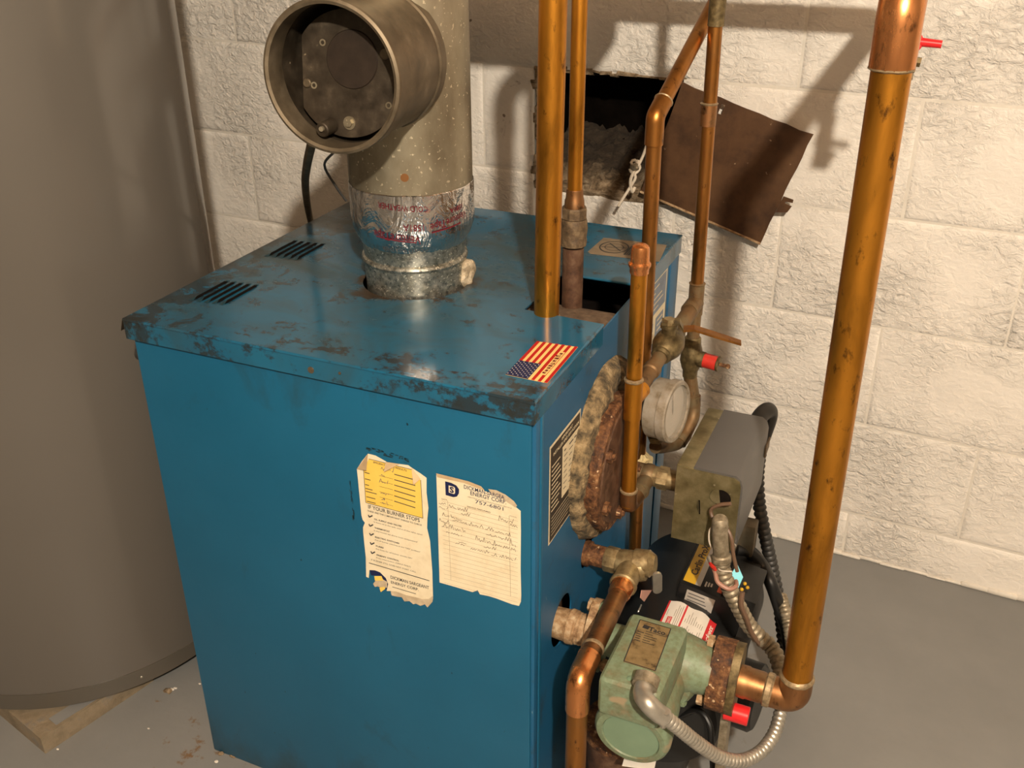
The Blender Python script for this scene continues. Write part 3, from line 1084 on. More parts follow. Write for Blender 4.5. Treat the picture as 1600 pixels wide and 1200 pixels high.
# louvres: two groups of five raised slots
lv = None
for g, (P, Q) in enumerate((((298, 470), (350, 437)), ((416, 401), (460, 374)))):
    a = at(P[0], P[1], z=H)
    b = at(Q[0], Q[1], z=H)
    for k in range(5):
        x = a.x + 0.0115 * k
        y0, y1 = a.y + 0.001 * k, a.y + 0.078
        if lv is None:
            mb = MB()
            n = 12
            vs = []
            for i in range(n + 1):
                s = i / n
                w = max(math.sin(PI * s), 0.0) ** 0.5
                yy = s * 0.078
                vs += [(-0.0040, yy, 0.0002), (0.0016, yy, 0.0002 + 0.0034 * w), (0.0019, yy, 0.0002)]
            fs = []
            for i in range(n):
                fs += [(3 * i, 3 * i + 3, 3 * i + 4, 3 * i + 1), (3 * i + 1, 3 * i + 4, 3 * i + 5, 3 * i + 2)]
            mb.add(vs, fs)
            lv = to_mesh('louver', mb, (0, 0, 0), 'blue_louver', True, 30)
            ms = MB().add([(0.0020, 0.004, 0.0004), (0.0018, 0.010, 0.0030), (0.0018, 0.068, 0.0030), (0.0020, 0.074, 0.0004), (0.0034, 0.070, 0.0004), (0.0034, 0.008, 0.0004)],
                          [(0, 1, 2, 3), (0, 3, 4, 5)])
            lvs = to_mesh('slot', ms, (0, 0, 0), 'soot', False)  # flat black patch painted for the shade inside each slot
        o = link('louver', lv)
        o.parent = bo
        o.location = (x + 0.28, y0 - 0.29, H)
        s = link('slot', lvs)
        s.parent = o
# insulation and round coil plate on the right side
ins = MB()
nseg = 72
vs, fs = [], []
rows = [(0.006, 0.060), (0.010, 0.082), (0.017, 0.092), (0.0165, 0.104), (0.012, 0.114), (0.001, 0.121), (-0.012, 0.120)]
for i, (x, r) in enumerate(rows):
    for k in range(nseg):
        a = 2 * PI * k / nseg
        q = Vector((math.cos(a) * 3, math.sin(a) * 3, i * 0.7))
        rr = r * (1 + 0.05 * mn.noise(q) + 0.035 * mn.noise(q * 3)) + (0.006 if math.sin(a) > 0 else 0)
        vs.append((x + 0.006 * mn.noise(q * 2.2 + Vector((5, 0, 0))) + 0.003 * mn.noise(q * 6), 0.240 + math.cos(a) * rr, 0.562 + math.sin(a) * rr))
for i in range(len(rows) - 1):
    for k in range(nseg):
        k2 = (k + 1) % nseg
        fs.append((i * nseg + k, i * nseg + k2, (i + 1) * nseg + k2, (i + 1) * nseg + k))
ins.add(vs, fs)
part('insulation', ins, 'wool_dirty', bo, 'ragged tan insulation around the round plate', kind='stuff')
pl = part('coil_plate', MB().lathe((0.010, PC[0], PC[1]), (1, 0, 0), [(0, 0.088), (0.002, 0.0925), (0.016, 0.0935), (0.020, 0.091), (0.021, 0.05)], 64).jitter(0.0012, 8, 70), 'rust', bo, 'rusty round cover plate on the right side')
for k in range(6):
    a = 2 * PI * (k + 0.4) / 6
    mb = MB()
    bolt(mb, (0.031, PC[0] + 0.074 * math.cos(a), PC[1] + 0.074 * math.sin(a)), (1, 0, 0), 0.009, 0.007)
    part('bolt', mb, 'rust', pl)
p = at(1004, 728, x=0.028)
part('plate_face', MB().lathe((0.030, PC[0], PC[1]), (1, 0, 0), [(0, 0.083), (0.0020, 0.081), (0.0022, 0.0)], 56, True, False).jitter(0.0006, 3, 90), 'iron', pl, 'dark brown face of the plate')
part('fibreglass_tuft', MB().sphere(p, 0.016, 18, 12, (0.7, 0.8, 1.5)).jitter(0.008, 2, 90), 'wool_yellow', bo, 'tuft of yellow fibreglass')
# base stains at foot
part('base_frame', MB().box((-W + 0.02, 0.03, 0), (-0.02, D - 0.03, 0.02)), 'iron', bo)

# flag sticker on the lid
ZF = H + 0.0003
F00, F01, F11, F10 = [at(a, b, z=ZF) for a, b in ((790, 585.5), (839, 533.5), (903, 542.5), (855, 599))]


def fq(s, t_):     # s along the stripes (lower end 0), t_ across (left 0)
    return (F00 * (1 - s) + F01 * s) * (1 - t_) + (F10 * (1 - s) + F11 * s) * t_


flag = part('flag_sticker', MB().prism([fq(0, 0), fq(0, 1), fq(1, 1), fq(1, 0)], (0, 0, 0.0002)), 'flag_cream', bo, 'stars and stripes sticker near the front right corner of the lid', smooth=False)
lift = Vector((0, 0, 0.0005))
for k in range(0, 13, 2):
    s0 = 0.40 if k < 7 else 0.0
    part('stripe', MB().prism([fq(s0, k / 13) + lift, fq(s0, (k + 1) / 13) + lift, fq(1, (k + 1) / 13) + lift, fq(1, k / 13) + lift], (0, 0, 0.0001)), 'flag_red', flag, smooth=False)
part('canton', MB().prism([fq(0, 0) + lift, fq(0, 7 / 13) + lift, fq(0.41, 7 / 13) + lift, fq(0.41, 0) + lift], (0, 0, 0.00015)), 'navy', flag, smooth=False)
st = MB()
for r in range(9):
    for c in range(6 if r % 2 == 0 else 5):
        s = 0.41 * (1 - (c + (0.5 if r % 2 == 0 else 1.0)) / 6)
        t_ = 7 / 13 * (r + 0.5) / 9
        ctr = fq(s, t_) + lift * 1.8
        st.add([ctr + Vector((0.0011 * math.cos(q) * (1 if i % 2 == 0 else 0.45), 0.0011 * math.sin(q) * (1 if i % 2 == 0 else 0.45), 0)) for i, q in enumerate([k * PI / 5 for k in range(10)])], [tuple(range(10))])
part('star', st, 'white_label', flag, smooth=False, kind='stuff')
part('banner', MB().prism([fq(0.16, 0.70) + lift * 1.4, fq(0.80, 0.70) + lift * 1.4, fq(0.80, 0.835) + lift * 1.4, fq(0.16, 0.835) + lift * 1.4], (0, 0, 0.0001)), 'flag_cream', flag, smooth=False)
tx = MB()
s = 0.20
while s < 0.76:
    w = random.uniform(0.035, 0.055)
    ta, tb = 0.715 + random.uniform(0, 0.03), 0.82 - random.uniform(0, 0.02)
    strokes(tx, [fq(s, ta), fq(s, tb)], 0.0020, (0, 0, 1), 0.0010)
    strokes(tx, [fq(s + w * 0.6, ta), fq(s + w * 0.6, tb)], 0.0012, (0, 0, 1), 0.0010)
    strokes(tx, [fq(s, random.choice([ta, tb, 0.77])), fq(s + w * .6, random.choice([ta, tb, 0.77]))], 0.0016, (0, 0, 1), 0.0010)
    s += w + 0.02
part('print', tx, 'red_ink', flag, smooth=False)

# tan label with an oval emblem near the back of the lid
L00, L01, L11, L10 = [at(a, b, z=ZF) for a, b in ((916, 396), (938, 371), (1042, 383), (1030, 409))]
lq = lambda s, t_: (L00 * (1 - t_) + L01 * t_) * (1 - s) + (L10 * (1 - t_) + L11 * t_) * s
ll = part('lid_label', MB().prism([lq(0, 0.1), lq(0.06, 0), lq(1, 0), lq(1, 1), lq(0.05, 1)], (0, 0, 0.0002)), 'tan_label', bo, 'worn tan label with an oval emblem near the back of the lid', smooth=False)
em = MB()
ov = lambda rs, rt: [lq(0.30 + rs * math.cos(2 * PI * k / 40), 0.52 + rt * math.sin(2 * PI * k / 40)) for k in range(41)]
strokes(em, ov(0.20, 0.34), 0.0022, (0, 0, 1), 0.0004)
strokes(em, ov(0.13, 0.20), 0.0012, (0, 0, 1), 0.0004)
strokes(em, [lq(0.12, 0.46), lq(0.48, 0.56)], 0.0018, (0, 0, 1), 0.0004)
strokes(em, [lq(0.2, 0.72), lq(0.42, 0.34)], 0.0018, (0, 0, 1), 0.0004)
for k in range(6):
    strokes(em, [lq(0.50 + 0.03 * k, 0.15), lq(0.54 + 0.03 * k, 0.80)], 0.0016 if k % 2 else 0.003, (0, 0, 1), 0.0004)
part('emblem', em, 'dark_ink', ll, smooth=False)

# black instruction plate on the right side
XS = -0.0020
A, B, C_, D_ = [at(a, b, x=XS) for a, b in ((858, 699), (907.6, 639), (902.4, 784), (857.4, 853))]
y0, y1, z0, z1 = (A.y + D_.y) / 2, (B.y + C_.y) / 2, (C_.z + D_.z) / 2, (A.z + B.z) / 2


def sq(u, v):      # u along +y, v downwards
    return Vector((XS, y0 + (y1 - y0) * u, z1 + (z0 - z1) * v))


def srect(u0, v0, u1, v1, lift_):
    return MB().prism([sq(u0, v0) + Vector((lift_, 0, 0)), sq(u1, v0) + Vector((lift_, 0, 0)), sq(u1, v1) + Vector((lift_, 0, 0)), sq(u0, v1) + Vector((lift_, 0, 0))], (0.0002, 0, 0))


ip = part('instruction_plate', srect(0, 0, 1, 1, 0), 'cream', bo, 'black printed instruction plate on the right side', smooth=False)
part('black_field', srect(0.03, 0.025, 0.97, 0.985, 0.0003), 'black_label', ip, smooth=False)
part('cream_table', srect(0.40, 0.16, 0.95, 0.68, 0.0006), 'cream', ip, smooth=False)
pw = MB()
YY, ZZ = Vector((0, 1, 0)), Vector((0, 0, 1))
LX = Vector((0.0008, 0, 0))
write(pw, 'IMPORTANT', sq(0.36, 0.075) + LX, YY, ZZ, 0.036, 0.0042, 0.02)
write(pw, 'INSTALLER AND SERVICEMAN', sq(0.10, 0.125) + LX, YY, ZZ, 0.084, 0.0042, 0.02)
for k in range(11):
    strokes(pw, [sq(0.06, 0.22 + 0.045 * k), sq(0.06 + random.uniform(0.2, 0.32), 0.22 + 0.045 * k)], 0.0018, (1, 0, 0), 0.0008)
for k in range(6):
    strokes(pw, [sq(0.07, 0.745 + 0.036 * k), sq(0.92 - (0.3 if k == 5 else 0), 0.745 + 0.036 * k)], 0.0008, (1, 0, 0), 0.0008)
part('print', pw, 'cream', ip, smooth=False)
pw = MB()
for k in range(8):
    for c in range(3):
        u = 0.44 + 0.17 * c
        strokes(pw, [sq(u, 0.21 + 0.056 * k), sq(u + random.uniform(0.06, 0.13), 0.21 + 0.056 * k)], 0.0011 if k else 0.002, (1, 0, 0), 0.0012)
part('table_print', pw, 'ink', ip, smooth=False)

# faded rating labels by the rear edge of the right side
RL = thing
XB = -0.0020
yb0, yb1, zb1, zb0 = 0.395, 0.520, 0.728, 0.560
bq = lambda u, v: Vector((XB, yb0 + (yb1 - yb0) * u, zb1 + (zb0 - zb1) * v))


def brect(u0, v0, u1, v1, l):
    o = Vector((l, 0, 0))
    return MB().prism([bq(u0, v0) + o, bq(u1, v0) + o, bq(u1, v1) + o, bq(u0, v1) + o], (0.0002, 0, 0))


rl = part('rating_label', brect(0, 0, 1, 1, 0), 'cream', bo, 'faded rating label near the rear edge of the right side', smooth=False)
part('blue_band', brect(0.04, 0.04, 0.96, 0.34, 0.0003), 'blue_print', rl, smooth=False)
mb = MB()
for (u0, v0, u1, v1) in ((0.60, 0.40, 0.92, 0.60), (0.1, 0.42, 0.5, 0.50), (0.1, 0.62, 0.9, 0.72), (0.1, 0.76, 0.6, 0.82), (0.1, 0.86, 0.8, 0.93)):
    q = brect(u0, v0, u1, v1, 0.0003)
    mb.add(q.v, q.f)
part('print', mb, 'blue_print', rl, smooth=False)
mb = MB()
for k in range(5):
    strokes(mb, [bq(0.1, 0.09 + 0.05 * k), bq(random.uniform(0.5, 0.9), 0.09 + 0.05 * k)], 0.002, (1, 0, 0), 0.0007)
for k in range(3):
    strokes(mb, [bq(0.66, 0.44 + 0.05 * k), bq(0.88, 0.44 + 0.05 * k)], 0.0025, (1, 0, 0), 0.0007)
part('pale_print', mb, 'cream', rl, smooth=False)

# ================================================================== PAPERS ON THE FRONT
YF = 0.0052                       # just proud of the front panel
XX = Vector((1, 0, 0))
NF = (0, -1, 0)


def fpt(px, py, lift_=0.0):
    return at(px, py, y=YF - lift_)


def ftext(mb, s, L, R, hpx, bold=0.0, lift_=0.0008):
    a, b = fpt(*L, lift_), fpt(*R, lift_)
    write(mb, s, a, b - a, Vector((0, 0, 1)) if abs((b - a).z) < 1e-9 else (Vector((0, -1, 0)).cross(b - a)) * -1 if (Vector((0, -1, 0)).cross(b - a)).z < 0 else Vector((0, -1, 0)).cross(b - a), (b - a).length, hpx / 1130.0, bold)


def fline(mb, L, R, w, lift_=0.0008):
    strokes(mb, [fpt(*L, lift_), fpt(*R, lift_)], w, NF)


def scribble(mb, L, R, hpx, w=0.0006, n=None, lift_=0.0009):
    a, b = fpt(*L, lift_), fpt(*R, lift_)
    d = b - a
    n = n or max(6, int(d.length / 0.0016))
    pts = []
    for i in range(n + 1):
        s = i / n
        hgt = (hpx / 1130.0) * (random.choice([0, 0.3, 0.45, 0.5, 1.0]) if i % 2 else random.choice([0, 0, 0.1, -0.2]))
        pts.append(a + d * s + Vector((0, 0, hgt)) + XX * random.uniform(-0.0005, 0.0005))
    k = 0
    while k < len(pts):
        m_ = random.randint(4, 9)
        strokes(mb, pts[k:k + m_], w, NF)
        k += m_


P1 = [(575, 708.8), (566, 720), (557.8, 732.7), (559.3, 746.7), (562, 775), (565, 805.6), (566.8, 812), (570.3, 816.7), (567.4, 823.7), (567.6, 829.8), (569.5, 850), (571.7, 870.7), (572.3, 901), (576.3, 902.8), (577.5, 890.5),
      (586, 891), (593.8, 894), (603.2, 903.4), (606.7, 912.7), (604.3, 923.2), (610.8, 923.2), (611.3, 927.9), (618, 926), (625.3, 930.2), (634.7, 934.2), (648.7, 937), (653.4, 941), (666.2, 943), (676.7, 936), (675.5, 891.7), (672, 845),
      (667.4, 825.2), (667.9, 810), (669.5, 793.4), (666.6, 770), (666.6, 746.7), (656, 739), (642.7, 730.3), (638, 726.8), (621.7, 724.5), (605.4, 722.2), (586.7, 711.7)]
pa = thing('service_notice', 'torn notice with a yellow panel taped to the boiler front, left of the ruled card', 'paper', (-0.175, YF, 0.54))
part('sheet', MB().prism([fpt(*q) for q in P1], (0, -0.0003, 0)), 'paper', pa, smooth=False)
part('yellow_panel', MB().prism([fpt(q[0], q[1], 0.0004) for q in ((576.2, 717), (643.3, 733.8), (657.3, 750.2), (660.8, 809.7), (571.5, 785.2), (568, 733.8))], (0, -0.0001, 0)), 'yellow', pa, smooth=False)
for tri, hgt in ((((575, 708.8), (576.5, 731), (557.8, 732.7)), 0.006), (((603, 721.5), (624, 725), (603.2, 734.2)), 0.005), (((643, 730.5), (657, 748), (649.8, 753.8)), 0.006)):
    a, b, c = [fpt(q[0], q[1], 0.0005) for q in tri]
    c2 = c + Vector((0, -hgt, 0)) if tri[0][0] != 575 else c
    if tri[0][0] == 575:
        b = b + Vector((0, -hgt, 0))
    part('folded_corner', MB().prism([a, b, c2], (0, -0.0003, 0)), 'paper_back', pa, 'folded over brown corner', smooth=False)
tn = MB()
base = [(610.8, 923.2), (618, 924), (625.3, 926.2), (634.7, 930), (648.7, 933), (660, 936), (670, 936), (677, 930)]
low = [(676, 940), (668, 949), (664, 944), (657, 946.5), (650, 943), (646, 944), (640, 939), (632, 939.5), (628, 933), (620, 932), (612, 930)]
tn.prism([fpt(q[0], q[1], 0.0004) for q in base] + [fpt(q[0], q[1], 0.0004) for q in low], (0, -0.0003, 0))
tn.prism([fpt(q[0], q[1], 0.0002) for q in ((583, 912), (588, 906), (598, 905), (605, 909), (605, 918), (598, 919), (590, 916), (586, 917))], (0, -0.0003, 0))
part('torn_edge', tn, 'torn', pa, smooth=False)
mb = MB()
mb.prism([fpt(q[0], q[1], 0.0006) for q in ((585, 900), (596, 900), (599, 907), (586, 907))], (0, -0.0003, 0))
mb.prism([fpt(q[0], q[1], 0.0006) for q in ((593, 918), (601, 917), (602, 920), (595, 925))], (0, -0.0003, 0))
part('yellow_scrap', mb, 'yellow', pa, smooth=False)
part('emblem', MB().prism([fpt(q[0], q[1], 0.0001) for q in ((577.5, 890.5), (586, 891), (593.8, 894), (603.2, 903.4), (606.7, 912.7), (604, 921), (600, 920), (601, 908), (592, 899), (580, 899))], (0, -0.0002, 0)), 'navy', pa, smooth=False)
ink = MB()
outl = [(576.2, 717), (571.5, 785.2)]
fline(ink, (576.2, 717), (643.3, 733.8), 0.0007)
fline(ink, (657.3, 750.2), (660.8, 809.7), 0.0007)
fline(ink, (660.8, 809.7), (571.5, 785.2), 0.0007)
fline(ink, (568, 733.8), (571.5, 785.2), 0.0007)
ftext(ink, 'EFFICIENCY', (583.5, 723.5), (602, 728.3), 2.8, 0.015)
ftext(ink, 'RESULTS', (618, 732), (635.5, 736.8), 2.8, 0.015)
for k, (lx, ly, wd) in enumerate(((569.5, 738, 8), (570, 748, 9), (570.5, 757, 6), (571, 763, 11), (571.5, 767.5, 17), (572.5, 776, 14), (573, 783, 14))):
    fline(ink, (lx, ly), (lx + wd, ly + wd * 0.26), 0.0011)
for k in range(6):
    y_ = 740 + 8.4 * k
    fline(ink, (616, y_ + 1), (616 + 33, y_ + 10 + 0.3 * k), 0.0012)
    fline(ink, (592 + k * 0.3, y_ + 3), (614, y_ + 8.5), 0.0004)
ftext(ink, 'IF YOUR BURNER STOPS', (575.5, 794.3), (656, 816), 6.2, 0.012)
ftext(ink, 'THESE ARE THE 5 IMPORTANT THINGS TO CHECK', (574, 799), (659.5, 822), 2.6, 0.012)
rows = [('OIL SUPPLY AND VALVES', 'Is there oil in the tank, and is oil line valve open?', 584.5, 812, 43, 76), ('THERMOSTAT', 'Is thermostat set above room temperature?', 585, 825.5, 24, 68),
        ('ELECTRIC SWITCHES', 'Are all burner switches in the "ON" position?', 586, 840, 38, 71), ('FUSES', 'Are fuses for oil burner circuits OK?', 587.5, 854, 12, 57), ('PRIMARY CONTROL', 'Press reset button. (ONCE ONLY)', 588.5, 868, 35, 54)]
for k, (t1, t2, lx, ly, w1, w2) in enumerate(rows):
    ftext(ink, t1, (lx, ly), (lx + w1, ly + w1 * 0.27), 2.4, 0.03)
    ftext(ink, t2, (lx - 0.5, ly + 4.2), (lx - 0.5 + w2, ly + 4.2 + w2 * 0.27), 2.2, 0.0)
    cx, cy = (575.5 + 1.0 * k, 806 + 14.2 * k)
    strokes(ink, [fpt(cx, cy - 1.5, 0.0008), fpt(cx + 1.5, cy + 2.2, 0.0008), fpt(cx + 6.5, cy - 0.5, 0.0008)], 0.0017, NF)
ftext(ink, 'IF BURNER STILL DOES NOT START, CALL', (580, 875.5), (650, 895), 2.6, 0.0)
fline(ink, (576.5, 879.5), (671, 907.5), 0.0011)
ftext(ink, 'DICKMAN SARGEANT', (610.5, 904), (670.5, 921), 5.6, 0.012)
ftext(ink, 'ENERGY CORP.', (611, 911.5), (654, 923.5), 4.8, 0.012)
fline(ink, (613, 917), (650, 928), 0.0009)
part('printing', ink, 'ink', pa, smooth=False)
pc = MB()
for (L, R, h) in (((595, 733), (616, 737), 8), ((596, 743), (601, 744), 5), ((593, 753), (607, 757), 6), ((595, 771), (608, 774), 5), ((596, 780), (602, 781), 5), ((597, 787), (606, 789), 5)):
    scribble(pc, L, R, h, 0.0007)
part('handwriting', pc, 'pencil', pa, smooth=False)

P2 = [(681.9, 742), (717.5, 750), (732.5, 754.6), (752, 762), (757, 767), (770, 771.5), (788.8, 778.8), (797, 785), (805.6, 791.9), (813.6, 798.4), (814, 830), (813.5, 889), (814.5, 930), (814, 940), (811, 946.5), (800, 944), (776, 935), (763, 931), (750, 928.5), (746.5, 922), (738.5, 925), (710, 916.5), (687, 910), (685.5, 860), (684.5, 820)]
pb = thing('service_card', 'ruled cream service card with handwriting taped to the boiler front near its right edge', 'paper', (-0.07, YF, 0.555))
part('sheet', MB().prism([fpt(*q) for q in P2], (0, -0.0003, 0)), 'paper', pb, smooth=False)
part('brown_tape', MB().prism([fpt(q[0], q[1], 0.0004) for q in ((681.5, 739.5), (700, 744), (732, 752), (752, 760), (757, 766), (748, 763), (725, 754.5), (683.5, 745.5))], (0, -0.0003, 0)), 'paper_back', pb, 'strip of brown tape along the top', smooth=False)
part('torn_edge', MB().prism([fpt(q[0], q[1], 0.0004) for q in ((763, 764), (776, 766), (790, 773), (803, 783), (808, 790), (805.6, 793), (795, 786), (786, 779.5), (768, 772))], (0, -0.0003, 0)), 'torn', pb, smooth=False)
mb = MB()
dO = [(695.5, 752), (705, 754.4), (713, 758.5), (717.3, 764.5), (717.0, 771), (714, 775.8), (708.5, 776.8), (696.4, 773.4)]
mb.prism([fpt(q[0], q[1], 0.0005) for q in dO], (0, -0.0001, 0))
lg = part('emblem', mb, 'navy', pb, smooth=False)
part('emblem_hole', MB().prism([fpt(q[0], q[1], 0.0007) for q in ((701, 758.5), (709.5, 760.8), (711, 763), (711, 770.5), (709.5, 772), (701.3, 769.4))], (0, -0.0001, 0)), 'paper', lg, smooth=False)
mb = MB()
ftext(mb, 'S', (702.6, 768.8), (709.3, 770.5), 8.6, 0.04, 0.0010)
part('emblem_letter', mb, 'navy', lg, smooth=False)
ink = MB()
ftext(ink, 'DICKMAN-SARGEA', (724.8, 763.2), (788, 780.5), 6.0, 0.008)
ftext(ink, 'ENERGY CORP.', (735, 773.2), (791, 788), 6.0, 0.008)
ftext(ink, '757-6801', (742.5, 786.2), (786.5, 798), 5.4, 0.0)
part('printing', ink, 'navy', pb, smooth=False)
ink = MB()
ftext(ink, 'HEATING & AIR CONDITIONING SERVICE', (731, 777), (799.5, 795.3), 1.9, 0.0)
ftext(ink, 'SERVICE PERFORMED', (729.5, 792), (766.5, 801.8), 1.9, 0.02)
ftext(ink, 'DATE', (690, 780.3), (698.5, 782.3), 1.9, 0.02)
ftext(ink, 'TECHN', (796, 806.5), (807, 809.4), 1.6, 0.0)
part('small_printing', ink, 'pencil', pb, smooth=False)
rl_ = MB()
for k in range(20):
    yl = 782.5 + 6.72 * k
    xr = 809.0
    fline(rl_, (690 + 0.22 * k, yl), (xr, yl + 32.0 - 0.05 * k), 0.00035)
fline(rl_, (699.5, 782), (704.5, 906), 0.0004)
fline(rl_, (795.5, 806), (797.8, 932), 0.0005)
part('ruled_line', rl_, 'rule', pb, smooth=False)
pc = MB()
for (L, R, h) in (((685, 786), (697, 789), 6), ((701, 791), (731, 800), 6), ((686, 793), (700, 797), 5), ((720, 803), (737, 808), 5), ((779, 812), (802, 818), 7), ((691, 805), (722, 813), 5), ((707, 813), (800, 838), 5),
                  ((797, 821), (808, 825), 6), ((686, 814), (704, 819), 5), ((690, 822), (728, 832), 6), ((760, 835), (795, 845), 5), ((697, 832), (722, 838), 4), ((743, 843), (806, 861), 7), ((716, 847), (728, 850), 5), ((756, 855), (775, 860), 5),
                  ((797, 848), (806, 855), 8), ((712, 849), (728, 853), 4), ((735, 858), (764, 865), 5), ((768, 868), (806, 876), 5)):
    scribble(pc, L, R, h, 0.0006)
part('handwriting', pc, 'pencil', pb, smooth=False)

# ================================================================== FLUE
fp_ = thing('flue_pipe', 'galvanised vertical flue pipe rising from the boiler lid with foil tape', 'pipe', (FX, FY, H))
Z = lambda z: (FX, FY, z)
UP = (0, 0, 1)
part('collar', MB().lathe(Z(H - 0.04), UP, [(0, 0.0665), (0.052, 0.0675), (0.0745, 0.0685)], 64, False, False), 'galv_new', fp_)
part('bead', MB().lathe(Z(0.7875), UP, [(0, 0.0675), (0.0015, 0.0705), (0.0045, 0.0715), (0.0075, 0.0705), (0.009, 0.0675)], 64, False, False), 'galv_new', fp_, 'raised bead ring')
part('reducer', MB().lathe(Z(0.796), UP, [(0, 0.0675), (0.016, 0.0690), (0.040, 0.0775), (0.055, 0.0790)], 64, False, False), 'galv_new', fp_, 'crimped taper below the foil tape')
ft = part('foil_tape', MB().lathe(Z(0.826), UP, [(0, 0.0760), (0.006, 0.0778), (0.014, 0.0808), (0.024, 0.0815), (0.068, 0.0815), (0.069, 0.0806)], 96, False, False).jitter(0.0009, 5, 60), 'foil', fp_, 'crinkled silver foil tape band with red print')
part('pipe', MB().lathe(Z(0.85), UP, [(0, 0.0800), (1.30, 0.0800)], 96, False, False), 'galv', fp_)
part('pipe_seam', MB().box((FX - 0.0725, FY - 0.036, 0.885), (FX - 0.0705, FY - 0.0335, 1.5)), 'galv_dark', fp_)
part('low_tape', MB().lathe(Z(0.8165), UP, [(0, 0.0706), (0.006, 0.0732), (0.0135, 0.0768)], 96, False, False).jitter(0.0006, 9, 60), 'foil', fp_, 'lower wrap of clear grey foil')
part('inner_baffle', MB().cyl(Z(0.80), Z(0.81), 0.066, n=32), 'soot', fp_)


def wrap(mb, s, ang0, z, width, height, r, flip=True, slope=0.0, bold=0.02):
    v, f = glyphs(s, bold)
    out = []
    for p in v:
        u, w = p[0] * width, p[1] * height
        if flip:
            u, w = width - u, -w
        a = ang0 + u / r
        out.append((FX + r * math.cos(a), FY + r * math.sin(a), z + w + slope * u))
    mb.add(out, f)


# angle facing the camera, measured counter-clockwise seen from above: image left -> right is increasing angle
fa = math.atan2(CAM_LOC[1] - FY, CAM_LOC[0] - FX)
rp = MB()
rr = 0.0822
wrap(rp, 'VentureTape', fa - 0.66, 0.8490, 0.062, 0.0100, rr, True, -0.10, 0.0)
wrap(rp, '1581A', fa - 0.16, 0.8590, 0.026, 0.0085, rr, True, -0.05, 0.0)
wrap(rp, 'VentureTape', fa + 0.26, 0.8580, 0.058, 0.0100, rr, True, 0.12, 0.0)
wrap(rp, 'COLD WEATHER', fa - 0.55, 0.8860, 0.064, 0.0075, rr, True, -0.08, -0.005)
wrap(rp, '1581A', fa + 0.60, 0.873, 0.022, 0.006, rr, True, 0.08)
for a0, a1, z0_, z1_ in ((fa - 0.62, fa + 0.02, 0.8400, 0.8345), (fa + 0.28, fa + 0.82, 0.8455, 0.8500)):
    n = 10
    for k in range(n):
        b0, b1 = a0 + (a1 - a0) * k / n, a0 + (a1 - a0) * (k + 1) / n
        zz0, zz1 = z0_ + (z1_ - z0_) * k / n, z0_ + (z1_ - z0_) * (k + 1) / n
        rp.add([(FX + rr * math.cos(b0), FY + rr * math.sin(b0), zz0), (FX + rr * math.cos(b1), FY + rr * math.sin(b1), zz1), (FX + rr * math.cos(b1), FY + rr * math.sin(b1), zz1 + 0.0016), (FX + rr * math.cos(b0), FY + rr * math.sin(b0), zz0 + 0.0016)], [(0, 1, 2, 3)])
part('red_lettering', rp, 'red_ink', ft, smooth=False)
rp = MB()
wrap(rp, 'COLD WEATHER', fa - 0.55, 0.8275, 0.055, 0.005, 0.0785, True, -0.05, 0.0)
part('grey_lettering', rp, 'ink', ft, smooth=False)
mb = MB()
mb.cyl((FX + 0.0796 * math.cos(fa - 0.1), FY + 0.0796 * math.sin(fa - 0.1), 0.918), (FX + 0.0803 * math.cos(fa - 0.1), FY + 0.0803 * math.sin(fa - 0.1), 0.918), 0.0052, n=16)
part('rust_spot', mb, 'copper_dull', fp_, 'round rust spot')
# tee branch, horizontal, towards the room
th = math.radians(-85.36)
BD = Vector((math.cos(th), math.sin(th), 0))
BC = Vector((FX, FY, 1.055))
part('tee_branch', MB().lathe(BC + BD * 0.055, BD, [(0, 0.0785), (0.118, 0.0785)], 72, False, False), 'galv_dark', fp_, 'smoke darkened tee branch')
part('branch_lining', MB().lathe(BC + BD * 0.06, BD, [(0, 0.0765), (0.122, 0.0765)], 72, True, False), 'sooty', fp_)
part('tee_seam', MB().lathe(BC + BD * 0.0, BD, [(0.070, 0.0785), (0.071, 0.0805), (0.075, 0.0805), (0.077, 0.0785)], 72, False, False), 'galv_dark', fp_)
# draft regulator
dr = thing('draft_regulator', 'round draft regulator with a sooty hinged disc in the flue tee', 'regulator', tuple(BC + BD * 0.19))
part('ring', MB().lathe(BC + BD * 0.160, BD, [(0, 0.0790), (0.0005, 0.0812), (0.024, 0.0812), (0.028, 0.0822), (0.031, 0.0815), (0.0325, 0.0785), (0.031, 0.0752), (0.004, 0.0750), (0, 0.0760)], 96, False, False), 'galv_dark', dr)
TILT = -8
# in-plane axes: right (as seen from the room) and up
RT = Vector((-BD.y, BD.x, 0)).normalized()      # +x-ish
UPV = Vector((0, 0, 1))
tilt = Matrix.Rotation(math.radians(TILT), 3, RT)
DC = BC + BD * 0.150 - Vector((0, 0, 0.003))


def dp(a, b, h=0.0):
    """point on the disc: a to the right, b up, h towards the room"""
    return DC + tilt @ (RT * a + UPV * b + BD * h)


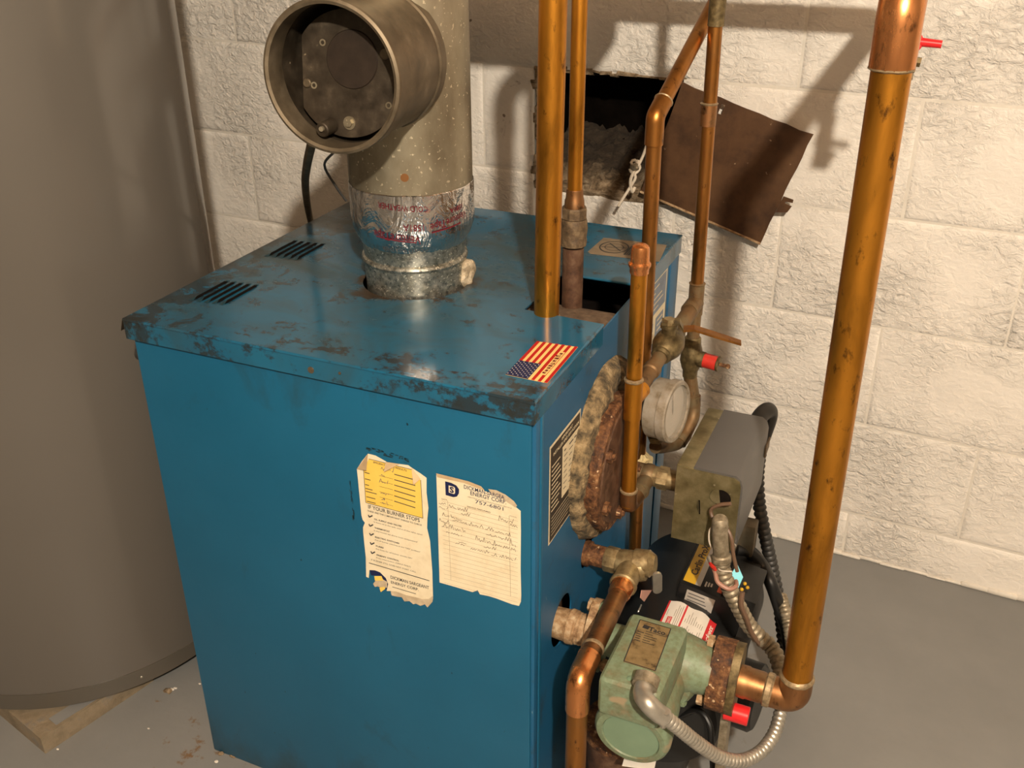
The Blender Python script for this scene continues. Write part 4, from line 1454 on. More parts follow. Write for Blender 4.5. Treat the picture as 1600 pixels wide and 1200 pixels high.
dn = tilt @ BD
dpoly = [dp(max(0.0680 * math.cos(2 * PI * k / 72), -0.056), 0.0680 * math.sin(2 * PI * k / 72)) for k in range(72)]
disc = part('disc', MB().prism(dpoly, dn * 0.0015), 'sooty', dr, 'dark sooty swinging disc')
part('disc_boss', MB().lathe(dp(0.006, 0.016, 0.0015), dn, [(0, 0.0315), (0.0012, 0.0305), (0.0012, 0.0)], 48, False, False), 'boss', disc, 'raised round centre')
for (a, b, r, mname) in ((0.046, 0.024, 0.0062, 'galv_dark'), (-0.050, -0.012, 0.0050, 'galv_dark')):
    part('screw', MB().lathe(dp(a, b, 0.0015), dn, [(0, r), (0.002, r), (0.003, r * 0.8)], 20).box((0, 0, 0), (0, 0, 0)), mname, disc)
for (a, b) in ((-0.030, 0.032), (-0.042, -0.014), (0.050, -0.030)):
    mb = MB().ring(dp(a, b, 0.0015), dn, 0.0022, 0.0038, 0.0006, 20)
    part('hole_rim', mb, 'galv', disc)
mb = MB()
mb.hexa(dp(0.002, -0.052, 0.0015), dp(0.002, -0.052, 0.006), 0.0046)
mb.cyl(dp(0.002, -0.052, 0.0015), dp(0.002, -0.052, 0.0028), 0.0075, n=20)
part('nut', mb, 'galv', disc)
part('weight', MB().cyl(dp(-0.020, -0.056, 0.0015), dp(-0.022, -0.060, 0.022), 0.0082, n=24, bev=0.001), 'sooty', disc, 'round counterweight knob')
part('chain_stub', MB().cyl(dp(-0.021, -0.058, 0.022), dp(-0.021, -0.0585, 0.026), 0.0028, n=10), 'galv', disc)
# thermal switch conduit behind the regulator
c0 = BC + BD * 0.172 + RT * -0.030 + UPV * -0.080
mb = MB()
corrugated(mb, [at(490, 205, y=0.10), at(486, 228, y=0.14), at(480, 256, y=0.22), at(477, 285, y=0.34), at(480, 318, y=0.48), at(486, 348, y=0.62), at(494, 375, y=0.68)], 0.0058, 0.0085, 0.0022)
cd = solo('flexible_conduit', mb, 'galv_dark', 'thin dark flexible conduit hanging from the draft regulator behind the boiler', 'conduit', tuple(c0))
c1 = BC + BD * 0.17 + RT * -0.012 + UPV * -0.083
solo('sensor_wire', MB().tube(catmull([c1, at(507, 258, y=0.17), at(524, 290, y=0.18), at(541, 314, y=0.19)], 0.006), 0.0016, 8), 'blackrub', 'thin black sensor wire running from the draft regulator to the flue pipe', 'wire', tuple(c1))
# wad of mineral wool at the flue base
wp = at(727, 440, z=H)
solo('insulation_wad', MB().sphere((wp.x, wp.y, H + 0.014), 0.016, 22, 14, (0.75, 1.0, 1.25)).jitter(0.006, 6, 70), 'wool', 'wad of pale mineral wool stuffed beside the flue base', 'insulation', (wp.x, wp.y, H))

# ================================================================== PIPES
sup = thing('supply_pipe', 'thick orange copper pipe rising from the lid notch nearest the flue', 'pipe', (-0.076, 0.224, 0.725))
part('pipe', MB().cyl((-0.078, 0.226, 0.722), (-0.0735, 0.2245, 1.18), 0.0158, n=32), 'copper', sup)
part('overhead_elbow', MB().tube(fillet([(-0.0735, 0.2245, 1.16), (-0.0735, 0.2245, 1.215), (-0.0735, 0.42, 1.215)], 0.03), 0.0175, 24), 'copper', sup)  # unseen elbow, added to carry the drum above the frame
part('air_separator', MB().lathe((-0.33, 0.42, 1.215), (1, 0, 0), [(0, 0.02), (0.02, 0.05), (0.30, 0.05), (0.32, 0.02)], 32), 'brass', sup)  # unseen drum, added only to cast a broad shadow on the wall
part('solder_ring', MB().lathe((-0.078, 0.226, 0.746), UP, [(0, 0.0158), (0.001, 0.0178), (0.004, 0.0178), (0.006, 0.0160)], 32, False, False).jitter(0.0008, 3, 200), 'solder', sup, 'pale ring at the foot')

ret = thing('return_pipe', 'thin copper pipe on a brown iron nipple behind the thick copper pipe', 'pipe', (-0.070, 0.297, 0.72))
rx, ry = -0.070, 0.297
R_ = lambda z: (rx, ry, z)
part('nipple', MB().lathe(R_(0.715), UP, [(0, 0.0138), (0.104, 0.0138)], 28), 'iron', ret, 'rusty brown iron nipple')
part('union_nut', MB().lathe(R_(0.8215), UP, [(0, 0.0150), (0.001, 0.0172), (0.008, 0.0176), (0.010, 0.0168), (0.022, 0.0182), (0.032, 0.0172), (0.036, 0.0160)], 12), 'brass_dark', ret, 'brown crusted union')
part('union_collar', MB().lathe(R_(0.8575), UP, [(0, 0.0150), (0.001, 0.0166), (0.013, 0.0166), (0.015, 0.0150)], 8), 'brass_dark', ret)
part('adapter', MB().lathe(R_(0.8725), UP, [(0, 0.0130), (0.008, 0.0125), (0.012, 0.0112), (0.022, 0.0106), (0.023, 0.0098)], 24), 'copper_dull', ret)
part('pipe', MB().cyl(R_(0.88), (rx + 0.002, ry - 0.002, 2.3), 0.0094, n=24), 'copper', ret)

# capped stub with tee and lower elbow
SX, SY = 0.045, 0.2095
stub = thing('capped_pipe', 'short vertical copper pipe with a bright cap in front of the round plate', 'pipe', (SX, SY, 0.49))
zt = 0.6885
part('pipe', MB().cyl((SX, SY + 0.010, 0.500), (SX, SY, 0.845), 0.0098, n=28), 'copper', stub)
part('cap', MB().lathe((SX, SY, 0.832), UP, [(0, 0.0112), (0.006, 0.0114), (0.009, 0.0132), (0.012, 0.0134), (0.0145, 0.0112), (0.029, 0.0108), (0.033, 0.0096), (0.0355, 0.006), (0.036, 0.0)], 32, True, False), 'copper_bright', stub, 'bright copper end cap')
tee = part('tee', MB().lathe((SX, SY + 0.005, 0.634), UP, [(0, 0.0112), (0.055, 0.0114)], 28).cyl((SX, SY + 0.005, 0.662), (SX + 0.003, SY + 0.032, 0.664), 0.0112, n=24), 'copper', stub)
part('solder_ring', MB().lathe((SX, SY + 0.003, 0.688), UP, [(0, 0.0114), (0.0015, 0.0124), (0.0035, 0.0122), (0.005, 0.0100)], 28, False, False).jitter(0.0005, 3, 300), 'solder', stub, 'pale solder ring')
part('lower_elbow', MB().tube(fillet([(SX, SY + 0.010, 0.522), (SX, SY + 0.011, 0.495), (SX + 0.003, SY + 0.045, 0.497)], 0.015), 0.0114, 24), 'copper_dull', stub)
part('solder_ring', MB().lathe((SX, SY + 0.010, 0.521), UP, [(0, 0.0114), (0.0015, 0.0122), (0.0035, 0.0120), (0.005, 0.0098)], 28, False, False), 'solder', stub, 'pale solder ring')
part('brown_nipple', MB().cyl((SX + 0.003, SY + 0.040, 0.497), (SX + 0.006, 0.285, 0.503), 0.0112, n=24).lathe((SX + 0.004, SY + 0.048, 0.4985), (0.03, 1, 0.08), [(0, 0.0125), (0.003, 0.0132), (0.006, 0.0125)], 24), 'copper_aged', stub)

# well tee + brass nipple carrying the control box
part('well_tee', MB().sphere((SX + 0.006, 0.293, 0.505), 0.0165, 20, 12).cyl((0.02, 0.295, 0.505), (SX + 0.012, 0.293, 0.505), 0.0145, n=20), 'copper_aged', stub, 'crusty brown tee')

# ball valve between stub and feed pipe
vb = Vector((0.051, 0.318, 0.6895))
bv = thing('ball_valve', 'dull brass ball valve with a copper coloured lever handle', 'valve', tuple(vb))
ax0, ax1 = Vector((SX, SY + 0.02, 0.664)), Vector((0.0625, 0.442, 0.7085))
vd_ = (ax1 - ax0).normalized()
AL = lambda s: ax0 + (ax1 - ax0) * s
part('inlet_pipe', MB().cyl(AL(0.05), AL(0.42), 0.0098, n=24).lathe(AL(0.20), vd_, [(0, 0.0098), (0.002, 0.0118), (0.012, 0.0118), (0.014, 0.0100)], 24, False, False), 'copper_aged', bv)
part('body', MB().lathe(AL(0.36), vd_, [(0, 0.0115), (0.004, 0.0135), (0.008, 0.0125), (0.014, 0.0165), (0.026, 0.0205), (0.038, 0.0205), (0.050, 0.0165), (0.056, 0.0125), (0.062, 0.0130), (0.066, 0.0112)], 28), 'brass', bv)
part('outlet_pipe', MB().cyl(AL(0.58), AL(0.98), 0.0112, n=24), 'copper_aged', bv)
vc = AL(0.36) + vd_ * 0.032
stm = part('stem', MB().cyl(vc, vc + Vector((0, -0.004, 0.030)), 0.0095, n=18).lathe(vc + Vector((0, -0.0035, 0.026)), UP, [(0, 0.0115), (0.005, 0.0115)], 18), 'brass', bv)
part('stem_nut', MB().hexa(vc + Vector((0, -0.0045, 0.031)), vc + Vector((0, -0.0045, 0.039)), 0.0075), 'brass_light', bv)
# lever: a strip that steps up then runs out to the right
hp = [vc + Vector((-0.010, -0.006, 0.033)), vc + Vector((0.012, 0.0, 0.033)), vc + Vector((0.024, 0.006, 0.040)), Vector((0.088, 0.366, 0.729)), Vector((0.125, 0.380, 0.724))]
hp = [vc + Vector((-0.010, -0.005, 0.033)), vc + Vector((0.012, 0.004, 0.033)), at(1068, 514, y=0.335), at(1085, 513, y=0.34), at(1120, 524, y=0.345), at(1158, 536, y=0.35)]
mb = MB()
vs, fs = [], []
for i, p in enumerate(hp):
    wv = Vector((0.25, -0.97, 0)) * (0.0095 if i < 2 else 0.0075 if i < 5 else 0.006)
    for sgn in (-1, 1):
        vs += [p + wv * sgn + Vector((0, 0, 0.0016)), p + wv * sgn - Vector((0, 0, 0.0016))]
for i in range(len(hp) - 1):
    a, b = 4 * i, 4 * i + 4
    fs += [(a, a + 2, b + 2, b), (a + 1, b + 1, b + 3, a + 3), (a, b, b + 1, a + 1), (a + 2, a + 3, b + 3, b + 2)]
n = len(vs)
fs += [(0, 1, 3, 2), (n - 4, n - 2, n - 1, n - 3)]
part('handle_base', MB().add(vs[:12], [f for f in fs if max(f) < 12] + [(8, 10, 11, 9)]), 'brass', bv, smooth=False)
vs2 = vs[8:]
fs2 = [tuple(i - 8 for i in f) for f in fs if min(f) >= 8] + [(0, 1, 3, 2)]
part('lever', MB().add(vs2, fs2), 'copper_brown', bv, 'copper brown lever', smooth=False)

# offset pipe behind the stub
OX, OYt, OYb = 0.022, 0.3195, 0.352
op = thing('offset_pipe', 'thin copper pipe behind the capped pipe, bending diagonally at its top', 'pipe', (OX, OYb, 0.30))
eb = at(1028, 172, x=OX)
eb.y = OYt
zt2 = 0.985
diag_end = at(1128, -20, x=0.045)
E0 = Vector((OX, OYt, zt2 + 0.004))
de = at(1113, 12, x=0.040)
dv = (de - E0)
part('pipe', MB().cyl((OX, OYb, 0.28), (OX, OYt, zt2 - 0.008), 0.0096, n=24), 'copper_brown', op)
part('diagonal_pipe', MB().cyl(E0 + dv * 0.08, E0 + dv * 1.25, 0.0096, n=24), 'copper_brown', op)
part('elbow', MB().tube(fillet([(OX, OYt, zt2 - 0.030), tuple(E0), tuple(E0 + dv.normalized() * 0.026)], 0.012), 0.0114, 24), 'copper_brown', op)
part('solder_ring', MB().lathe(E0 + dv.normalized() * 0.0255, dv, [(0, 0.0114), (0.0015, 0.0122), (0.003, 0.0098)], 24, False, False), 'solder', op, 'pale solder ring')

# feed pipe by the wall side
GX, GY = 0.0605, 0.4425
fd = thing('feed_pipe', 'vertical copper pipe nearest the wall, joined to the ball valve by a tee', 'pipe', (GX, GY, 0.55))
part('pipe', MB().cyl((GX + 0.0015, GY, 0.715), (0.0394, 0.442, 2.3), 0.0090, n=24), 'copper_brown', fd)
for (za, zb_, mt) in ((0.955, 0.982, 'copper_dull'), (1.078, 1.16, 'brass')):
    part('coupling', MB().lathe((0.0575, 0.442, za), UP, [(0, 0.0105), (zb_ - za, 0.0107)], 24), mt, fd)
part('solder_ring', MB().lathe((0.0575, 0.442, 0.982), UP, [(0, 0.0108), (0.0015, 0.0118), (0.003, 0.0092)], 24, False, False), 'solder', fd, 'pale solder ring')
part('tee', MB().cyl((GX + 0.0015, GY, 0.690), (GX + 0.0015, GY, 0.735), 0.0107, n=24).cyl((0.0622, 0.442, 0.7085), (0.0595, 0.415, 0.7048), 0.0118, n=24).lathe((GX + 0.0015, GY, 0.735), UP, [(0, 0.0109), (0.0015, 0.0117), (0.003, 0.0092)], 24), 'copper_aged', fd)
part('lower_pipe', MB().cyl((GX + 0.002, GY, 0.655), (GX + 0.002, GY, 0.70), 0.0090, n=24), 'copper_aged', fd)
# pressure valve with red cap on that pipe
pvz = 0.625
pv = thing('pressure_valve', 'dark brass valve with a red painted side cap on the pipe nearest the wall', 'valve', (GX + 0.002, GY, pvz))
part('body', MB().lathe((GX + 0.002, GY, pvz - 0.034), UP, [(0, 0.0105), (0.010, 0.0110), (0.016, 0.0135), (0.026, 0.0162), (0.044, 0.0150), (0.052, 0.0125), (0.062, 0.0118), (0.064, 0.0100)], 28), 'brass', pv)
q0, q1 = Vector((GX + 0.010, GY - 0.002, pvz - 0.002)), None
qd = Vector((0.98, -0.10, -0.05)).normalized()
part('side_port', MB().cyl(q0, q0 + qd * 0.012, 0.0118, n=20), 'brass', pv)
part('red_cap', MB().cyl(q0 + qd * 0.011, q0 + qd * 0.031, 0.0108, n=24, bev=0.0008), 'red_paint', pv, 'red painted cap')
part('cap_rim', MB().cyl(q0 + qd * 0.031, q0 + qd * 0.035, 0.0112, n=24, bev=0.0008), 'brass', pv)
part('stem', MB().cyl(q0 + qd * 0.034, q0 + qd * 0.046, 0.0028, n=10).sphere(q0 + qd * 0.047, 0.004, 10, 6), 'rust', pv, 'small rusty stem')
# tail below the valve curving to the gauge
tail = fillet([(GX + 0.002, GY, pvz - 0.030), (GX + 0.001, GY, 0.535), (0.058, 0.400, 0.520), (0.055, 0.300, 0.5450)], 0.03)
tp = [Vector((GX + 0.002, GY, pvz - 0.03)), at(1084, 640, y=0.44), at(1077, 665, y=0.425), at(1062, 690, y=0.40), at(1040, 697, y=0.37), at(1024, 698, y=0.34)]
part('bent_tail', MB().tube(catmull(tp, 0.006), [0.0098] * len(catmull(tp, 0.006)), 20), 'copper_aged', fd)
part('tail_joint', MB().cyl(at(1083, 618, y=0.442), at(1083, 634, y=0.441), 0.0112, n=20), 'copper_aged', fd)
part('tail_joint', MB().cyl(at(1070, 678, y=0.413), at(1061, 691, y=0.398), 0.0115, n=20), 'copper_aged', fd)

# round gauge
gc = Vector((0.050, 0.292, 0.6135))
ga = thing('pressure_gauge', 'round dusty grey gauge facing right beside the capped pipe', 'gauge', tuple(gc))
gd = Vector((0.985, -0.16, 0.05)).normalized()
part('case', MB().lathe(gc, gd, [(-0.004, 0.020), (0, 0.036), (0.004, 0.0405), (0.024, 0.0405)], 48, True, False), 'gauge', ga)
part('bezel', MB().lathe(gc + gd * 0.022, gd, [(0, 0.0405), (0.001, 0.0425), (0.012, 0.0425), (0.014, 0.0410), (0.014, 0.0365), (0.011, 0.0360)], 48, False, False), 'gauge', ga, 'raised rim')
part('dial', MB().cyl(gc + gd * 0.026, gc + gd * 0.028, 0.0370, n=40), 'white_label', ga, 'pale dial')
part('glass', MB().cyl(gc + gd * 0.0325, gc + gd * 0.0335, 0.0365, n=40), 'glass', ga, 'clouded glass')
gu, gw, _ = basis(gd)
part('needle', MB().box((0, 0, 0), (0, 0, 0)).prism([gc + gd * 0.029 + gu * 0.0015, gc + gd * 0.029 + gw * 0.028, gc + gd * 0.029 - gu * 0.0015, gc + gd * 0.029 - gw * 0.006], gd * 0.0006), 'dark_ink', ga)
part('neck', MB().cyl(gc + Vector((0.004, 0.0, -0.036)), gc + Vector((0.002, 0.03, -0.062)), 0.0105, n=20).hexa(gc + Vector((0.006, 0.004, -0.040)), gc + Vector((0.005, 0.012, -0.052)), 0.013), 'brass', ga)

# ================================================================== CONTROL BOX
CX0, CX1, CY0, CY1, CZ0, CZ1 = 0.0985, 0.1870, 0.250, 0.420, 0.443, 0.559
cb = thing('control_box', 'grey metal control box with a yellowed steel back beside the boiler', 'control box', ((CX0 + CX1) / 2, 0.33, CZ0))
CM = CX0 + 0.024
# steel chassis: back plate and two end plates
mb = MB()
mb.rbox((CX0, CY0, CZ0), (CM, CY1, CZ1), 0.0025, 2)
part('chassis', mb, 'chassis', cb)
ep = MB()
prof = [(CX0 + 0.001, CZ0), (CX1 - 0.008, CZ0), (CX1 - 0.0025, CZ0 + 0.006), (CX1 - 0.0025, CZ1 - 0.014), (CX1 - 0.005, CZ1 - 0.006), (CX1 - 0.012, CZ1 - 0.0025), (CX0 + 0.001, CZ1 - 0.002)]
end = ep.prism([(x, CY0 - 0.0012, z) for x, z in prof], (0, 0.003, 0))
kc = at(1127, 778, y=CY0)
kc2 = at(1127, 822, y=CY0)
epo = bool_cut('end_plate', ep, [MB().cyl((kc.x, CY0 - 0.05, kc.z), (kc.x, CY0 + 0.05, kc.z), 0.0128, n=32)], 'chassis', cb)
cov = MB()
cp = [(CM - 0.001, CZ0 + 0.001), (CX1 - 0.006, CZ0 + 0.001), (CX1, CZ0 + 0.007), (CX1, CZ1 - 0.014), (CX1 - 0.003, CZ1 - 0.005), (CX1 - 0.010, CZ1 + 0.0006), (CM - 0.001, CZ1 + 0.0006)]
cov.prism([(x, CY0 + 0.0006, z) for x, z in cp], (0, CY1 - CY0 - 0.0006, 0))
part('cover', cov, 'greybox', cb, 'grey painted cover', sharp=50)
part('hollow', MB().box((CM + 0.002, CY0 + 0.0002, CZ0 + 0.01), (CX1 - 0.006, CY0 + 0.0005, CZ1 - 0.012)), 'soot', cb)  # black sheet imitates the shaded inside of the box
part('knockout', MB().lathe((kc.x - 0.004, CY0 + 0.001, kc.z + 0.0015), (0.30, -1, 0.05), [(0, 0.0112), (0.0012, 0.0112)], 32), 'chassis', cb, 'half opened round knockout')
tri = [at(1088, 792, y=CY0 - 0.0012), at(1091, 781, y=CY0 - 0.0012), at(1091.5, 803, y=CY0 - 0.0012)]
part('punched_tab', MB().prism([tri[0], tri[1] + Vector((0, -0.003, 0)), tri[2]], (0, 0.0008, 0)), 'chassis', cb, smooth=False)
part('punched_slot', MB().prism([tri[1] + Vector((0.0005, -0.0001, 0)), tri[1] + Vector((0.0022, -0.0001, 0)), tri[2] + Vector((0.0022, -0.0001, 0)), tri[2] + Vector((0.0005, -0.0001, 0))], (0, 0.0003, 0)), 'soot', cb, smooth=False)  # the slot is only a black strip standing for its shade
a, b = at(1193, 715, x=CX1), at(1202, 676, x=CX1)
part('nameplate', MB().prism([(CX1 + 0.0004, a.y, a.z), (CX1 + 0.0004, b.y, a.z + 0.004), (CX1 + 0.0004, b.y, a.z + 0.020), (CX1 + 0.0004, a.y, a.z + 0.017)], (0.002, 0, 0)), 'tan_label', cb, 'small tan nameplate', smooth=False)
part('well_nipple', MB().cyl((SX + 0.010, 0.293, 0.505), (CX0 + 0.001, 0.293, 0.505), 0.0145, n=24).hexa((SX + 0.02, 0.293, 0.505), (SX + 0.034, 0.293, 0.505), 0.0165), 'brass_light', cb, 'stubby brass nipple')
part('screw', MB().cyl(at(1147, 852, y=CY0 - 0.0012), at(1147, 852, y=CY0 - 0.0012) + Vector((0, -0.003, 0)), 0.0032, n=12), 'zinc', cb)
# black right-angle connector at the back
q = Vector((CX1 - 0.022, CY1 - 0.03, CZ1 - 0.016))
q = at(1190, 655, y=0.415)
bc = [at(1180, 666, y=0.417), at(1189, 649, y=0.437), at(1200, 641, y=0.455), at(1202, 652, y=0.468), at(1190, 688, y=0.475)]
part('cable_elbow', MB().tube(catmull(bc, 0.004), 0.0118, 20), 'blackrub', cb, 'black right angle cable connector')

# right-angle connector and flexible conduit from the end plate
ck_ = thing('conduit', 'dusty flexible metal conduit hanging from the control box end', 'conduit', tuple(kc2))
q = Vector((kc2.x, CY0 - 0.001, kc2.z))
mb = MB().tube(catmull([q, q + Vector((0, -0.014, 0.0)), at(1125, 815, y=0.222), at(1125, 836, y=0.218), at(1127, 868, y=0.216)], 0.003), 0.0105, 20)
part('connector', mb, 'zinc_brown', ck_)
part('connector_slot', MB().rbox((-0.0015, -0.001, -0.005), (0.0015, 0.001, 0.005), 0.0007, 1).__class__().prism([at(1127, 851, y=0.2095), at(1130, 851, y=0.2095), at(1131, 859, y=0.2095), at(1128.5, 859, y=0.2095)], (0, 0.002, 0)), 'soot', ck_, smooth=False)  # dark patch drawn as the shade of a slot
mb = MB()
cpts = [at(1127, 868, y=0.216), at(1130, 895, y=0.214), at(1141, 922, y=0.213), at(1155, 950, y=0.214), at(1170, 977, y=0.216), at(1189, 997, y=0.218), at(1204, 1010, y=0.218), at(1215, 1030, y=0.205), at(1221, 1060, y=0.185), at(1222, 1098, y=0.16)]
corrugated(mb, cpts, 0.0112, 0.0085, 0.0022, 14)
part('flexible_hose', mb, 'zinc_brown', ck_)
part('clamp', MB().lathe(at(1127, 866, y=0.216), at(1128, 884, y=0.2145) - at(1127, 866, y=0.216), [(0, 0.0112), (0.002, 0.0128), (0.010, 0.0128), (0.012, 0.0112)], 20), 'zinc_brown', ck_)
w = lambda pts, r: MB().tube(catmull(pts, 0.003), r, 8)
solo('brown_wire', w([at(1142, 787, y=0.235), at(1124, 789, y=0.236), at(1111, 797, y=0.236), at(1116, 812, y=0.232), at(1134, 824, y=0.230), at(1143, 842, y=0.225), at(1146, 868, y=0.222), at(1152, 893, y=0.22)], 0.0026), 'wire_brown', 'brown thermostat wire looping out of the control box knockout', 'wire', tuple(kc))
solo('pale_wire', w([at(1118, 818, y=0.228), at(1109, 828, y=0.226), at(1108, 845, y=0.224), at(1112, 856, y=0.222)], 0.0012), 'wire_white', 'thin pale wire curling beside the conduit connector', 'wire', tuple(kc2))
solo('pink_wire', w([at(1112, 878, y=0.218), at(1118, 896, y=0.206), at(1122, 910, y=0.198), at(1138, 920, y=0.196), at(1150, 916, y=0.206), at(1150, 908, y=0.22)], 0.0030), 'wire_pink', 'pinkish wire wrapped round the flexible conduit', 'wire', tuple(at(1122, 910, y=0.2)))
solo('wire_nut', MB().lathe(at(1107, 868, y=0.222), at(1114, 878, y=0.219) - at(1107, 868, y=0.222), [(0, 0.003), (0.002, 0.0045), (0.010, 0.0062), (0.013, 0.0058)], 16), 'zinc', 'small pale wire connector beside the conduit clamp', 'connector', tuple(at(1107, 868, y=0.222)))
solo('red_wire', w([at(1111, 880, y=0.216), at(1114, 885, y=0.21), at(1119, 889, y=0.206)], 0.0034), 'red_paint', 'short red wire end beside the burner control', 'wire', tuple(at(1111, 880, y=0.216)))
solo('white_wire', w([at(1119, 886, y=0.21), at(1128, 892, y=0.200), at(1144, 893, y=0.200)], 0.0011), 'wire_white', 'thin white wire crossing the flexible conduit', 'wire', tuple(at(1128, 892, y=0.2)))
solo('loose_cable', w([at(1160, 925, y=0.205), at(1158, 945, y=0.2), at(1166, 965, y=0.2), at(1175, 990, y=0.205), at(1190, 1008, y=0.212), at(1215, 1026, y=0.222)], 0.0034), 'wire_brown', 'brown loose cable running along the flexible conduit', 'wire', tuple(at(1160, 925, y=0.2)))
# black corrugated cable from the elbow connector down towards the riser
mb = MB()
corrugated(mb, [at(1190, 688, y=0.475), at(1184, 740, y=0.47), at(1186, 785, y=0.458), at(1194, 830, y=0.45), at(1205, 880, y=0.45), at(1215, 930, y=0.44), at(1222, 980, y=0.43), at(1226, 1030, y=0.42), at(1229, 1078, z=0.012)], 0.0105, 0.0095, 0.0022, 14)
solo('corrugated_cable', mb, 'blackrub', 'black corrugated cable hanging behind the control box', 'cable', tuple(at(1189, 785, y=0.445)))
solo('black_cable', MB().tube(catmull([at(1150, 858, y=0.40), at(1172, 862, y=0.41), at(1192, 885, y=0.41), at(1206, 915, y=0.39), at(1218, 950, y=0.41), at(1229, 985, y=0.41), at(1236, 1030, y=0.41), at(1240, 1062, z=0.011)], 0.006), 0.0098, 14), 'black', 'smooth black cable curving behind the burner to the riser pipe', 'cable', tuple(at(1172, 862, y=0.41)))
mb = MB()
corrugated(mb, [at(1220, 930, y=0.42), at(1230, 965, y=0.39), at(1237, 1010, y=0.38), at(1243, 1060, z=0.010)], 0.0095, 0.006, 0.0014, 12)
solo('short_conduit', mb, 'zinc_brown', 'short length of metal conduit half hidden behind the riser pipe', 'conduit', tuple(at(1231, 970, y=0.28)))

# ================================================================== OIL BURNER
bu = thing('oil_burner', 'black oil burner with printed labels behind the green pump', 'burner', (0.11, 0.30, 0.0))
part('housing', MB().lathe((0.105, 0.165, 0.205), (0, 1, 0), [(0, 0.085), (0.004, 0.098), (0.010, 0.103), (0.30, 0.103), (0.31, 0.095)], 64), 'black', bu)
part('air_tube', MB().cyl((-0.01, 0.33, 0.19), (0.06, 0.33, 0.19), 0.055, n=32), 'blackrub', bu)
part('mounting_flange', MB().rbox((-0.001, 0.25, 0.11), (0.010, 0.41, 0.27), 0.004, 2), 'iron', bu)
part('pedestal', MB().rbox((0.06, 0.22, 0.0), (0.15, 0.40, 0.11), 0.006, 2), 'blackrub', bu)
rotc = Matrix.Rotation(math.radians(9), 3, 'Y')
cc = Vector((0.150, 0.362, 0.292))
hx, hy, hz = 0.050, 0.067, 0.036
ctl = part('primary_control', MB().rbox((cc.x - hx, cc.y - hy, cc.z - hz), (cc.x + hx, cc.y + hy, cc.z + hz), 0.004, 2, rotc), 'black', bu, 'black control module on top')
lc = lambda a, b, c: cc + rotc @ Vector((a, b, c))
T1 = rotc @ Vector((0, 0, 1))
tq = lambda a, b, l=0.0004: lc(a, b, hz + l)
part('amber_label', MB().prism([tq(-0.046, -0.060), tq(-0.028, -0.060), tq(-0.028, 0.058), tq(-0.046, 0.058)], T1 * 0.0002), 'carlin', ctl, smooth=False)
part('grey_strip', MB().prism([tq(-0.028, -0.060), tq(-0.020, -0.060), tq(-0.020, 0.058), tq(-0.028, 0.058)], T1 * 0.0002), 'grey_label', ctl, smooth=False)
mb = MB()
write(mb, 'Carlin ProX', tq(-0.0305, -0.040, 0.0009), (0, 1, 0), rotc @ Vector((-1, 0, 0)), 0.078, 0.010, 0.02)
part('lettering', mb, 'ink', ctl, smooth=False)
part('orange_label', MB().prism([tq(0.004, -0.058), tq(0.014, -0.058), tq(0.014, -0.028), tq(0.004, -0.028)], T1 * 0.0002), 'orange', ctl, smooth=False)
mb = MB()
for k in range(3):
    strokes(mb, [tq(-0.014 + 0.004 * k, -0.056 + 0.002 * k, 0.0004), tq(-0.014 + 0.004 * k, -0.044, 0.0004)], 0.0024, T1)
part('small_print', mb, 'grey_label', ctl, smooth=False)
mb = MB()
for k in range(4):
    strokes(mb, [tq(0.018 + 0.003 * k, -0.056, 0.0004), tq(0.018 + 0.003 * k, -0.03 - 0.003 * k, 0.0004)], 0.0012, T1)
part('small_print', mb, 'grey_label', ctl, smooth=False)
# label on the module's front
fq2 = lambda a, c: lc(a, -hy - 0.0005, c)
fl_ = part('silver_label', MB().prism([fq2(-0.036, 0.029), fq2(0.006, 0.029), fq2(0.006, -0.016), fq2(-0.036, -0.016)], (0, 0.0003, 0)), 'grey_label', ctl, smooth=False)
mb = MB()
for k in range(6):
    strokes(mb, [fq2(-0.033, 0.024 - 0.006 * k) + Vector((0, -0.0004, 0)), fq2(-0.033 + random.uniform(0.02, 0.034), 0.024 - 0.006 * k) + Vector((0, -0.0004, 0))], 0.0014, (0, -1, 0))
part('label_print', mb, 'ink', ctl, smooth=False)
# display unit
dsp = at(1155, 905, z=0.335)
part('display_case', MB().rbox((dsp.x - 0.020, dsp.y - 0.034, 0.29), (dsp.x + 0.030, dsp.y + 0.050, 0.330), 0.003, 2, rotc), 'black', ctl, 'tilted display unit')
s4 = [(1152, 882), (1161, 902), (1153.5, 919), (1146, 911), (1142, 898)]
part('lit_screen', MB().prism([at(a, b, z=0.3335) for a, b in s4], (0, 0, 0.0005)), 'screen', ctl, 'glowing pale cyan screen', smooth=False)
mb = MB()
for (a, b) in ((1159, 921), (1164, 912), (1168, 918)):
    p = at(a, b, z=0.334)
    mb.sphere(p, 0.0028, 10, 6)
part('terminal', mb, 'carlin', ctl, 'yellow terminals')
part('grey_bracket', MB().rbox((0.158, 0.40, 0.33), (0.190, 0.425, 0.385), 0.003, 2), 'galv_dark', bu)
